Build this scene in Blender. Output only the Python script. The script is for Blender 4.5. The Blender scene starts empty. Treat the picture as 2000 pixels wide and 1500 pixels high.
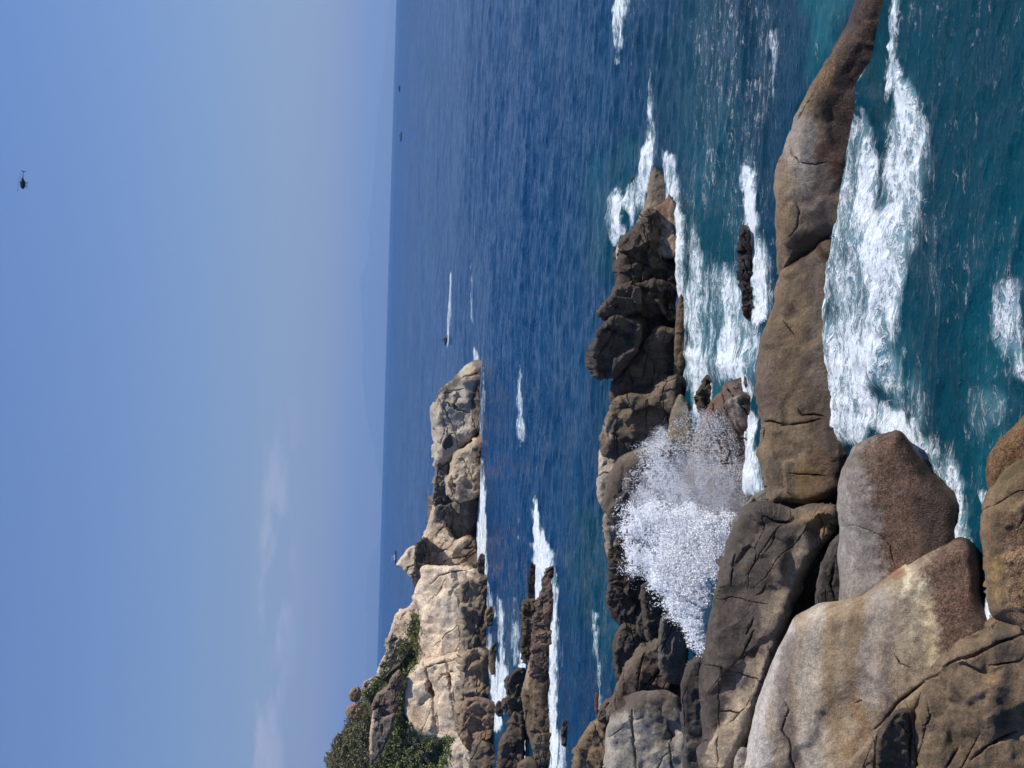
import bpy, math, random
import numpy as np
from mathutils import Matrix, Vector
from mathutils.geometry import delaunay_2d_cdt
from mathutils.bvhtree import BVHTree

random.seed(7)
RNG = np.random.default_rng(7)
S = bpy.context.scene
COL = S.collection

# ------------------------------------------------------------------ camera (the photograph is a portrait shot turned on its side)
CAM_H = 20.0
FOC = 2400.0                                  # focal length in photo pixels (photo 2000 x 1500)
PITCH = math.atan((1000 - 746.0) / FOC)       # looking down
ROLL = math.atan(43.0 / 1500.0)               # horizon sinks to the right of the upright view
fwd = Vector((0, math.cos(PITCH), -math.sin(PITCH)))
right0 = Vector((1, 0, 0)); up0 = right0.cross(fwd)
right = right0 * math.cos(ROLL) + up0 * math.sin(ROLL)
up = up0 * math.cos(ROLL) - right0 * math.sin(ROLL)
cx, cy, cz = -up, right, -fwd                 # turned a quarter: picture right is down
cam_d = bpy.data.cameras.new('camera'); cam = bpy.data.objects.new('camera', cam_d); COL.objects.link(cam)
M = Matrix.Identity(4)
for i in range(3):
    M[i][0], M[i][1], M[i][2] = cx[i], cy[i], cz[i]
M.translation = Vector((0, 0, CAM_H)); cam.matrix_world = M
cam_d.sensor_fit = 'HORIZONTAL'; cam_d.sensor_width = 36.0
cam_d.lens = 36.0 * FOC / 2000.0
cam_d.clip_start = 1.0; cam_d.clip_end = 200000.0
S.camera = cam

# ------------------------------------------------------------------ sky and sun
SUN_AZ = math.radians(84)      # to the right of the view direction
SUN_EL = math.radians(52)
W = bpy.data.worlds.new('World'); S.world = W; W.use_nodes = True
nt = W.node_tree; N = nt.nodes; L = nt.links
bg = N['Background']; bg.inputs['Strength'].default_value = 0.10
sky = N.new('ShaderNodeTexSky'); sky.sky_type = 'NISHITA'; sky.sun_disc = False
sky.sun_elevation = SUN_EL; sky.sun_rotation = SUN_AZ
sky.altitude = 20; sky.air_density = 1.6; sky.dust_density = 0.1; sky.ozone_density = 6.0
# faint low cloud bank, all round the horizon
tc = N.new('ShaderNodeTexCoord')
sep = N.new('ShaderNodeSeparateXYZ'); L.new(tc.outputs['Generated'], sep.inputs[0])
mp = N.new('ShaderNodeMapping'); L.new(tc.outputs['Generated'], mp.inputs[0]); mp.inputs['Scale'].default_value = (7, 7, 26)
mp.inputs['Location'].default_value = (0.0, 0.0, 0.0)
cn = N.new('ShaderNodeTexNoise'); L.new(mp.outputs[0], cn.inputs['Vector'])
cn.inputs['Scale'].default_value = 1.6; cn.inputs['Detail'].default_value = 7; cn.inputs['Roughness'].default_value = 0.58
cr = N.new('ShaderNodeMapRange'); L.new(cn.outputs[0], cr.inputs[0])
cr.inputs[1].default_value = 0.44; cr.inputs[2].default_value = 0.60; cr.interpolation_type = 'SMOOTHSTEP'
b1 = N.new('ShaderNodeMapRange'); L.new(sep.outputs[2], b1.inputs[0]); b1.interpolation_type = 'SMOOTHSTEP'
b1.inputs[1].default_value = 0.055; b1.inputs[2].default_value = 0.078
b2 = N.new('ShaderNodeMapRange'); L.new(sep.outputs[2], b2.inputs[0]); b2.interpolation_type = 'SMOOTHSTEP'
b2.inputs[1].default_value = 0.098; b2.inputs[2].default_value = 0.086
m1 = N.new('ShaderNodeMath'); m1.operation = 'MULTIPLY'; L.new(b1.outputs[0], m1.inputs[0]); L.new(b2.outputs[0], m1.inputs[1])
m2 = N.new('ShaderNodeMath'); m2.operation = 'MULTIPLY'; L.new(m1.outputs[0], m2.inputs[0]); L.new(cr.outputs[0], m2.inputs[1])
b3 = N.new('ShaderNodeMapRange'); L.new(sep.outputs[0], b3.inputs[0]); b3.interpolation_type = 'SMOOTHSTEP'   # the bank lies to the left
b3.inputs[1].default_value = 0.02; b3.inputs[2].default_value = -0.12
m4 = N.new('ShaderNodeMath'); m4.operation = 'MULTIPLY'; L.new(m2.outputs[0], m4.inputs[0]); L.new(b3.outputs[0], m4.inputs[1])
m3 = N.new('ShaderNodeMath'); m3.operation = 'MULTIPLY'; L.new(m4.outputs[0], m3.inputs[0]); m3.inputs[1].default_value = 0.85
mx = N.new('ShaderNodeMix'); mx.data_type = 'RGBA'; L.new(m3.outputs[0], mx.inputs[0]); 
tint = N.new('ShaderNodeMix'); tint.data_type = 'RGBA'; tint.blend_type = 'MULTIPLY'; tint.inputs[0].default_value = 1.0
L.new(sky.outputs[0], tint.inputs[6]); tint.inputs[7].default_value = (0.635, 0.675, 0.965, 1)   # clear subtropical blue, a touch violet
L.new(tint.outputs[2], mx.inputs[6])
mx.inputs[7].default_value = (5.0, 5.2, 6.4, 1)
L.new(mx.outputs[2], bg.inputs['Color'])

sun_d = bpy.data.lights.new('sun', 'SUN'); sun = bpy.data.objects.new('sun', sun_d); COL.objects.link(sun)
sun_d.energy = 4.7; sun_d.angle = math.radians(0.53); sun_d.color = (1.0, 0.95, 0.87)
sdir = Vector((math.cos(SUN_EL) * math.sin(SUN_AZ), math.cos(SUN_EL) * math.cos(SUN_AZ), math.sin(SUN_EL)))
sun.rotation_euler = sdir.to_track_quat('Z', 'Y').to_euler()

S.view_settings.view_transform = 'Standard'; S.view_settings.look = 'None'
S.view_settings.exposure = 0.0; S.view_settings.gamma = 1.0; S.view_settings.use_curve_mapping = False
S.render.engine = 'CYCLES'
S.cycles.use_denoising = True
S.cycles.max_bounces = 12; S.cycles.diffuse_bounces = 12; S.cycles.glossy_bounces = 3; S.cycles.transmission_bounces = 4; S.cycles.volume_bounces = 2; S.cycles.transparent_max_bounces = 8

# ------------------------------------------------------------------ numbers
CAMP = np.array([0, 0, CAM_H], float)
Fv, Rv, Uv = np.array(fwd), np.array(right), np.array(up)
def rays(px):
    px = np.asarray(px, float)
    a = (1500 - px[..., 1] - 750) / FOC; b = -(px[..., 0] - 1000) / FOC
    return Fv + a[..., None] * Rv + b[..., None] * Uv
def ground(x, y, z=0.0):
    d = rays(np.array([x, y], float)); return CAMP + d * ((z - CAM_H) / d[2])
def project(P):
    q = P - CAMP; f = q @ Fv
    f = np.where(f < 1e-3, 1e-3, f)
    return np.stack([1000 - FOC * (q @ Uv) / f, 750 - FOC * (q @ Rv) / f], -1)
def at(x, y, Y):
    d = rays(np.array([x, y], float)); return CAMP + d * (Y / d[1])

def _h(ix, iy, iz, seed):
    with np.errstate(over='ignore'):
        h = ix.astype(np.uint32) * np.uint32(374761393) + iy.astype(np.uint32) * np.uint32(668265263) + iz.astype(np.uint32) * np.uint32(2147483647) + np.uint32((seed * 974634777) & 0xffffffff)
        h = (h ^ (h >> np.uint32(13))) * np.uint32(1274126177); h = (h ^ (h >> np.uint32(16))) * np.uint32(2246822519); h ^= h >> np.uint32(13)
    return h.astype(np.float64) / 4294967296.0
def vnoise(P, seed=0):
    i = np.floor(P).astype(np.int64); f = P - i; u = f * f * f * (f * (f * 6 - 15) + 10)
    r = 0
    for dx in (0, 1):
        wx = u[:, 0] if dx else 1 - u[:, 0]
        for dy in (0, 1):
            wy = u[:, 1] if dy else 1 - u[:, 1]
            for dz in (0, 1):
                wz = u[:, 2] if dz else 1 - u[:, 2]
                r = r + wx * wy * wz * _h(i[:, 0] + dx, i[:, 1] + dy, i[:, 2] + dz, seed)
    return r * 2 - 1
def fbm(P, octv=4, seed=0, gain=0.5, ridged=False):
    P = np.asarray(P, float); r = 0; a = 1.0; t = 0
    for o in range(octv):
        n = vnoise(P * 2.03 ** o + 17.3 * o, seed + o)
        if ridged: n = 1 - 2 * np.abs(n)
        r = r + a * n; t += a; a *= gain
    return r / t
def facets(P, seed, beta=22.0):
    i = np.floor(P).astype(np.int64); W_ = np.zeros(len(P)) + 1e-12; val = np.zeros(len(P))
    for dx in (-1, 0, 1):
        for dy in (-1, 0, 1):
            for dz in (-1, 0, 1):
                j = i + np.array([dx, dy, dz])
                fp = j + np.stack([_h(j[:, 0], j[:, 1], j[:, 2], seed + k) for k in (1, 2, 3)], -1)
                g = np.stack([_h(j[:, 0], j[:, 1], j[:, 2], seed + k) for k in (4, 5, 6)], -1) * 2 - 1
                off = P - fp; w = np.exp(-beta * (off ** 2).sum(-1)); W_ += w; val += w * (off * g).sum(-1)
    return val / W_
def seg_dist(Q, A, B):
    """distance of points Q to the nearest of segments A-B"""
    f = np.float32; o = np.asarray(A[0], float)
    qx = (Q[:, 0] - o[0]).astype(f)[:, None]; qy = (Q[:, 1] - o[1]).astype(f)[:, None]
    out = np.full(len(Q), 1e12, f)
    ax, ay = (A[:, 0] - o[0]).astype(f), (A[:, 1] - o[1]).astype(f); bx, by = (B[:, 0] - A[:, 0]).astype(f), (B[:, 1] - A[:, 1]).astype(f)
    l2 = bx * bx + by * by + f(1e-9)
    for k in range(0, len(A), 32):
        sl = slice(k, k + 32); dx = qx - ax[sl]; dy = qy - ay[sl]
        t = np.clip((dx * bx[sl] + dy * by[sl]) / l2[sl], 0, 1); dx -= t * bx[sl]; dy -= t * by[sl]
        out = np.minimum(out, (dx * dx + dy * dy).min(1))
    return np.sqrt(out).astype(float)
def inside(Q, poly):
    r = np.zeros(len(Q), bool); n = len(poly)
    for k in range(n):
        x1, y1 = poly[k]; x2, y2 = poly[(k + 1) % n]
        c = ((y1 > Q[:, 1]) != (y2 > Q[:, 1])) & (Q[:, 0] < (x2 - x1) * (Q[:, 1] - y1) / (y2 - y1 + 1e-12) + x1)
        r ^= c
    return r
def sdf(Q, poly):
    p = np.asarray(poly, float); d = seg_dist(Q, p, np.roll(p, -1, 0))
    return np.where(inside(Q, p), d, -d)
def lin(c):
    c = np.asarray(c, float) / 255.0
    return np.where(c <= 0.04045, c / 12.92, ((c + 0.055) / 1.055) ** 2.4)
def smooth(a, b, x):
    t = np.clip((x - a) / (b - a), 0, 1); return t * t * (3 - 2 * t)

def new_mesh(name, verts, faces, smooth_shade=True):
    me = bpy.data.meshes.new(name); me.from_pydata([tuple(v) for v in verts], [], [tuple(f) for f in faces])
    if smooth_shade: me.polygons.foreach_set('use_smooth', [True] * len(me.polygons))
    me.update(); return me
def link(name, me, mat=None, parent=None):
    o = bpy.data.objects.new(name, me); COL.objects.link(o)
    if mat and me: me.materials.append(mat)
    if parent: o.parent = parent
    return o
def tag(o, label=None, cat=None, group=None, kind=None):
    if label: o['label'] = label
    if cat: o['category'] = cat
    if group: o['group'] = group
    if kind: o['kind'] = kind
    return o

# ------------------------------------------------------------------ materials
class NT:
    def __init__(s, name):
        s.m = bpy.data.materials.new(name); s.m.use_nodes = True; s.t = s.m.node_tree; s.n = s.t.nodes
        s.b = s.n['Principled BSDF']; s.out = s.n['Material Output']
    def link(s, a, b): s.t.links.new(a, b)
    def node(s, kind, **kw):
        n = s.n.new(kind)
        for k, v in kw.items(): setattr(n, k, v)
        return n
    def put(s, sock, v):
        if hasattr(v, 'links') or isinstance(v, bpy.types.NodeSocket): s.link(v, sock)
        else: sock.default_value = v
    def math(s, op, a, b=0.0, clamp=False):
        n = s.node('ShaderNodeMath', operation=op, use_clamp=clamp); s.put(n.inputs[0], a); s.put(n.inputs[1], b); return n.outputs[0]
    def mix(s, f, a, b, mode='MIX'):
        n = s.node('ShaderNodeMix', data_type='RGBA', blend_type=mode); s.put(n.inputs[0], f); s.put(n.inputs[6], a); s.put(n.inputs[7], b); return n.outputs[2]
    def ramp(s, v, a, b, lo=0.0, hi=1.0):
        n = s.node('ShaderNodeMapRange', interpolation_type='SMOOTHSTEP'); s.put(n.inputs[0], v)
        for k, x in ((1, a), (2, b), (3, lo), (4, hi)): s.put(n.inputs[k], x)
        return n.outputs[0]
    def noise(s, vec, scale, detail=4, rough=0.55, dist=0.0):
        n = s.node('ShaderNodeTexNoise'); s.put(n.inputs['Vector'], vec)
        for k, v in (('Scale', scale), ('Detail', detail), ('Roughness', rough), ('Distortion', dist)): s.put(n.inputs[k], v)
        return n
    def map(s, vec, sc=(1, 1, 1), rot=(0, 0, 0)):
        n = s.node('ShaderNodeMapping'); s.put(n.inputs[0], vec); n.inputs['Scale'].default_value = sc; n.inputs['Rotation'].default_value = rot; return n.outputs[0]
    def attr(s, name, kind='GEOMETRY'):
        n = s.node('ShaderNodeAttribute'); n.attribute_name = name; n.attribute_type = kind; return n

def plain(name, col, rough=0.6, metal=0.0):
    m = NT(name); m.b.inputs['Base Color'].default_value = (*lin(col), 1); m.b.inputs['Roughness'].default_value = rough
    m.b.inputs['Metallic'].default_value = metal
    n = m.noise(m.node('ShaderNodeTexCoord').outputs['Object'], 6, 3); f = m.ramp(n.outputs[0], 0.3, 0.7, 0.85, 1.1)
    hs = m.node('ShaderNodeHueSaturation'); hs.inputs['Color'].default_value = (*lin(col), 1); m.link(f, hs.inputs['Value']); m.link(hs.outputs[0], m.b.inputs['Base Color'])
    return m.m

def rock_material():
    m = NT('granite')
    geo = m.node('ShaderNodeNewGeometry'); pos = geo.outputs['Position']
    sp = m.node('ShaderNodeSeparateXYZ'); m.link(pos, sp.inputs[0])
    ca = m.attr('col'); gs = m.attr('grain', 'OBJECT').outputs['Fac']; wh = m.attr('wet_h', 'OBJECT').outputs['Fac']
    sv = m.node('ShaderNodeVectorMath', operation='SCALE'); m.link(pos, sv.inputs[0]); m.link(gs, sv.inputs['Scale']); p = sv.outputs[0]
    n1 = m.noise(p, 0.7, 6, 0.62, 0.4).outputs[0]
    n2 = m.noise(p, 6.0, 7, 0.72).outputs[0]
    n3 = m.noise(p, 20.0, 4, 0.75).outputs[0]
    str_ = m.noise(m.map(p, (2.2, 2.2, 0.35)), 1.3, 5, 0.6, 0.6).outputs[0]
    f = m.math('MULTIPLY', m.ramp(n1, 0.25, 0.75, 0.80, 1.16), m.ramp(n2, 0.28, 0.72, 0.74, 1.24))
    f = m.math('MULTIPLY', f, m.ramp(str_, 0.3, 0.7, 0.82, 1.14))
    spk = m.ramp(n3, 0.3, 0.7, 0.70, 1.30)
    mus = ca.outputs['Alpha']
    vor = m.node('ShaderNodeTexVoronoi'); m.link(p, vor.inputs['Vector']); vor.inputs['Scale'].default_value = 22.0
    msp = m.ramp(vor.outputs['Distance'], 0.05, 0.7, 0.6, 1.35)
    msp = m.math('MULTIPLY', msp, m.ramp(m.noise(p, 11.0, 6, 0.75).outputs[0], 0.32, 0.68, 0.45, 1.6))
    mm = m.node('ShaderNodeMix', data_type='FLOAT'); m.link(mus, mm.inputs[0]); m.link(spk, mm.inputs[2]); m.link(msp, mm.inputs[3])
    f = m.math('MULTIPLY', f, mm.outputs[0])
    # weathered light and rusty patches
    pat = m.ramp(m.noise(p, 1.6, 6, 0.68, 0.8).outputs[0], 0.56, 0.72)
    rust = m.ramp(m.noise(m.map(p, (1, 1, 0.5)), 0.9, 5, 0.6, 0.5).outputs[0], 0.58, 0.72)
    vm = m.node('ShaderNodeVectorMath', operation='SCALE'); m.link(ca.outputs['Color'], vm.inputs[0]); m.link(f, vm.inputs['Scale'])
    c = m.mix(m.math('MULTIPLY', pat, 0.12), vm.outputs[0], (0.42, 0.40, 0.36, 1))
    c = m.mix(m.math('MULTIPLY', rust, 0.12), c, (0.25, 0.15, 0.075, 1))
    # wet band above the water
    zz = m.math('ADD', sp.outputs[2], m.math('MULTIPLY', m.math('SUBTRACT', n1, 0.5), m.math('MULTIPLY', wh, 1.6)))
    wet = m.ramp(zz, m.math('MULTIPLY', wh, 0.55), m.math('MULTIPLY', wh, 1.05), 1.0, 0.0)
    wc = m.mix(1.0, c, (0.40, 0.36, 0.33, 1), 'MULTIPLY')
    c = m.mix(wet, c, wc)
    m.link(c, m.b.inputs['Base Color'])
    rr = m.ramp(wet, 0, 1, 0.85, 0.42); m.link(rr, m.b.inputs['Roughness']); m.b.inputs['Specular IOR Level'].default_value = 0.25
    h = m.math('ADD', m.math('MULTIPLY', n2, 0.5), m.math('MULTIPLY', m.noise(p, 2.2, 8, 0.66, 0.3).outputs[0], 1.6))
    h = m.math('ADD', h, m.math('MULTIPLY', n3, 0.16))
    h = m.math('ADD', h, m.math('MULTIPLY', m.math('MULTIPLY', mus, vor.outputs['Distance']), 0.25))
    bp = m.node('ShaderNodeBump'); bp.inputs['Strength'].default_value = 0.55
    m.link(m.math('DIVIDE', 0.16, gs), bp.inputs['Distance']); m.link(h, bp.inputs['Height']); m.link(bp.outputs[0], m.b.inputs['Normal'])
    return m.m
ROCK = rock_material()

# ------------------------------------------------------------------ rocks
SURF = {}          # meshes kept for placing plants
SEED = [10]
RS, TS = 0.44, 0.58
def catmull(poly, s):
    p = np.asarray(poly, float); n = len(p); out = []
    for k in range(n):
        p0, p1, p2, p3 = p[k - 1], p[k], p[(k + 1) % n], p[(k + 2) % n]
        m = max(1, int(np.hypot(*(p2 - p1)) / s)); t = (np.arange(m) / m)[:, None]
        c = 0.5 * ((2 * p1) + (-p0 + p2) * t + (2 * p0 - 5 * p1 + 4 * p2 - p3) * t ** 2 + (-p0 + 3 * p1 - 3 * p2 + p3) * t ** 3)
        l = p1 + (p2 - p1) * t
        out.append(0.75 * c + 0.25 * l)
    return np.concatenate(out)

def rock_mesh(name, poly, D=None, wl=None, lean=0.5, yaw=0.0, T=None, Tb=None, R=0.75, k=2.0, c1=(120, 105, 88), c2=(80, 70, 60), mixs=0.5,
              rough=1.0, facet=0.5, fsize=0.3, cracks=(), stains=(), mus=(), auto=3, autodir=None, jit=1.0, s=None, keep=None, lowf=0.8, sharp=34):
    SEED[0] += 7; sd = SEED[0]
    poly = np.asarray(poly, float)
    area = abs(0.5 * np.sum(poly[:, 0] * np.roll(poly[:, 1], -1) - np.roll(poly[:, 0], -1) * poly[:, 1]))
    L0 = math.sqrt(area)
    if s is None: s = min(4.6, max(1.6, L0 / 42))
    b = catmull(poly, s * 1.1)
    jn = fbm(np.c_[b / (L0 * 0.10), np.full(len(b), sd * 1.7)], 3, sd); jn2 = fbm(np.c_[b / (L0 * 0.10), np.full(len(b), sd * 1.7 + 50)], 3, sd + 3)
    b = b + np.c_[jn, jn2] * jit * L0 * 0.016
    lo, hi = b.min(0), b.max(0)
    gx = np.arange(lo[0], hi[0], s * 0.87); gy = np.arange(lo[1], hi[1], s)
    G = np.stack(np.meshgrid(gx, gy, indexing='ij'), -1); G[1::2, :, 1] += s / 2; G = G.reshape(-1, 2)
    G += (RNG.random(G.shape) - 0.5) * s * 0.3
    G = G[inside(G, b)]
    db = seg_dist(G, b, np.roll(b, -1, 0)); G = G[db > s * 0.6]; db = db[db > s * 0.6]
    inr = db.max() if len(db) else 1.0
    # cracks: given ones and some of its own
    CR = [(np.asarray(c[0], float), c[1], c[2]) for c in cracks]
    rg = random.Random(sd); base_dir = rg.uniform(60, 130)
    for q in range(int(auto * 1.6)):
        a0 = (autodir if autodir is not None else base_dir) + (rg.gauss(0, 14) if q % 4 != 3 or auto < 7 else 75 + rg.gauss(0, 15)); a0 = math.radians(a0)
        st = G[rg.randrange(len(G))] if len(G) else b.mean(0); ln = L0 * rg.uniform(0.25, 0.85); pts = []; a = a0
        for j in range(7):
            pts.append(st + np.array([math.cos(a), math.sin(a)]) * ln * (j / 6 - 0.5)); a += rg.gauss(0, 0.06)
        CR.append((np.array(pts) + np.array([[rg.gauss(0, 1), rg.gauss(0, 1)] for _ in pts]) * L0 * 0.008, rg.uniform(0.003, 0.008) * L0 * 0.4 + 0.9, rg.uniform(0.4, 1.1)))
    pts = [G]; cline = []
    for c, w, dp in CR:
        line = []
        for i in range(len(c) - 1):
            m = max(1, int(np.hypot(*(c[i + 1] - c[i])) / (s * 0.8))); t = (np.arange(m) / m)[:, None]; line.append(c[i] + (c[i + 1] - c[i]) * t)
        line = np.concatenate(line + [c[-1:]])
        wob = fbm(np.c_[line / (L0 * 0.06), np.full(len(line), 3.3)], 2, sd + 11); line = line + np.c_[wob, -wob] * L0 * 0.008
        cline.append(line)
        d = np.gradient(line, axis=0); nn = np.c_[-d[:, 1], d[:, 0]]; nn /= np.linalg.norm(nn, axis=1)[:, None] + 1e-9
        for o in (0, -w, w, -2 * w, 2 * w): pts.append(line + nn * o)
    Q = np.concatenate(pts); Q = Q[inside(Q, b)]
    dq = seg_dist(Q, b, np.roll(b, -1, 0)); Q = Q[dq > s * 0.5]
    V2 = np.concatenate([b, Q]); nb = len(b)
    res = delaunay_2d_cdt([Vector(v) for v in V2], [], [list(range(nb))], 1, 1e-5)
    P2 = np.array([tuple(v) for v in res[0]]); F = [tuple(f) for f in res[2]]
    d = seg_dist(P2, b, np.roll(b, -1, 0)); d[d < 4e-3] = 0
    # body
    u = np.clip(d / max(inr * R * RS, 1e-6), 0, 1); prof = (1 - (1 - u) ** k) ** (1 / k)
    dirs = rays(P2)
    cen = P2.mean(0)
    base_t0 = None
    wl2 = None
    if wl is not None:
        if isinstance(wl, list): wl2 = [ground(*w) for w in wl]; g = 0.5 * (wl2[0] + wl2[1])
        else: g = ground(*wl)
        Yw = g[1]
    mpp = (Yw if wl is not None else D) / FOC
    if T is None: T = 0.75 * inr * mpp
    T = T * TS
    if Tb is None: Tb = T * 2.2
    if wl is not None: D = Yw + T * 0.9
    dc = rays(cen); Xc = (CAMP + dc * (D / dc[1]))[0]
    if wl2 is not None:
        yaw = (wl2[1][1] - wl2[0][1]) / (wl2[1][0] - wl2[0][0]); Xc = g[0]
    # Y = D + lean*z + yaw*(X-Xc)
    den = dirs[:, 1] - lean * dirs[:, 2] - yaw * dirs[:, 0]
    t0 = (D + lean * CAM_H + yaw * (0 - Xc)) / den
    Pf = CAMP + dirs * (t0 - T * prof)[:, None]
    bmask = d <= 4e-3; inner = np.where(~bmask)[0]
    Pb = CAMP + dirs[inner] * (t0[inner] + Tb * prof[inner])[:, None]
    idx = np.arange(len(P2)); idb = idx.copy(); idb[inner] = len(P2) + np.arange(len(inner))
    # winding: front faces the camera
    f0 = F[0]
    n0 = np.cross(Pf[f0[1]] - Pf[f0[0]], Pf[f0[2]] - Pf[f0[0]])
    if np.dot(n0, dirs[f0[0]]) > 0: F = [f[::-1] for f in F]
    Fb = [tuple(int(idb[i]) for i in f[::-1]) for f in F]
    V = np.concatenate([Pf, Pb]); FA = np.array([f for f in F + Fb if len(f) == 3], int)
    def normals(V):
        fn = np.cross(V[FA[:, 1]] - V[FA[:, 0]], V[FA[:, 2]] - V[FA[:, 0]]); vn = np.zeros_like(V)
        for j in range(3): np.add.at(vn, FA[:, j], fn)
        return vn / (np.linalg.norm(vn, axis=1)[:, None] + 1e-12)
    size = L0 * mpp
    nrm = normals(V)
    q = V / size
    disp = size * (0.055 * lowf * fbm(q * 2.2, 2, sd) + 0.018 * rough * fbm(q * 8, 4, sd + 5) + 0.010 * rough * fbm(q * 5, 3, sd + 9, ridged=True))
    if facet > 0:
        wq = 0.14 * np.stack([fbm(q * 6, 2, sd + z) for z in (1, 2, 3)], -1)
        disp = disp + size * 0.26 * facet * fsize / 0.3 * facets(q / (fsize * 1.35) + wq * 0.6, sd) + size * 0.06 * facet * fsize / 0.3 * facets(q / (fsize * 0.42) + wq * 1.5, sd + 77)
    fade = np.ones(len(V)); fade[:len(P2)] = 0.35 + 0.65 * np.clip(d / (inr * 0.25 + 1e-6), 0, 1)
    V = V + nrm * (disp * fade)[:, None]
    nrm = normals(V)
    gro = np.zeros(len(P2))
    for (c, w, dp), line in zip(CR, cline):
        dd = seg_dist(P2, line[:-1], line[1:])
        ends = np.minimum(np.hypot(*(P2 - line[0]).T), np.hypot(*(P2 - line[-1]).T)); tap = np.clip(ends / (len(line) * s * 0.2 + 1e-6), 0.25, 1)
        gro = np.maximum(gro, dp * w * mpp * 5.5 * tap * np.exp(-(dd / (w * 0.62)) ** 2))
    V[:len(P2)] -= nrm[:len(P2)] * gro[:, None]
    # colour of the stone
    PX = np.concatenate([P2, P2[inner]])
    n = fbm(q * 3.1, 4, sd + 21); n2 = fbm(q * 9, 3, sd + 23)
    tm = np.clip(mixs + 0.55 * n + 0.2 * n2, 0, 1)[:, None]
    colr = lin(c1) * (1 - tm) + lin(c2) * tm
    al = np.zeros(len(V))
    for pl, w, cc, st in stains:
        pl = np.asarray(pl, float)
        wob = fbm(np.c_[PX / (max(w, 6) * 1.0) * np.array([1.0, 0.35]), np.zeros(len(PX))], 4, sd + 31) + 0.5 * fbm(np.c_[PX / 5.0, np.zeros(len(PX))], 2, sd + 33)
        dd = seg_dist(PX, pl[:-1], pl[1:]) if len(pl) > 1 else np.hypot(*(PX - pl[0]).T)
        mk = (st * smooth(w * 1.5, w * 0.35, dd + wob * w * 0.8))[:, None]
        colr = colr * (1 - mk) + lin(cc) * mk
    for pl, ft, cc in mus:
        dd = sdf(PX, pl) + ft * 0.8 * fbm(np.c_[PX / (ft * 1.2), np.zeros(len(PX))], 3, sd + 41)
        dd = dd + ft * 1.3 * fbm(np.c_[PX / (ft * 0.35), np.zeros(len(PX))], 3, sd + 43); mk = smooth(-ft * 1.2, ft * 1.2, dd); al = np.maximum(al, mk)
        colr = colr * (1 - mk[:, None]) + lin(cc) * mk[:, None]
    allF = [tuple(f) for f in F] + Fb
    me = new_mesh(name, V, allF); me.set_sharp_from_angle(angle=math.radians(sharp))
    at_ = me.attributes.new('col', 'FLOAT_COLOR', 'POINT')
    at_.data.foreach_set('color', np.c_[colr, al].astype(np.float32).ravel())
    if keep: SURF.setdefault(keep, []).append((V, allF))
    return me, size

G2_ = 'rocks of the middle ridge'
def rk(name, label, group, poly, cat='rock', wet=0.9, grain=1.0, kind=None, parent=None, **kw):
    if group == G2_: kw['facet'] = kw.get('facet', 0.5) * 1.35 + 0.08
    me, size = rock_mesh(name, poly, **kw)
    c = Vector(np.mean([v.co for v in me.vertices], axis=0)); me.transform(Matrix.Translation(-c))
    o = link(name, me, ROCK); o.location = c
    tag(o, label, cat, group, kind)
    o['wet_h'] = float(wet); o['grain'] = float(grain)
    return o

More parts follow.
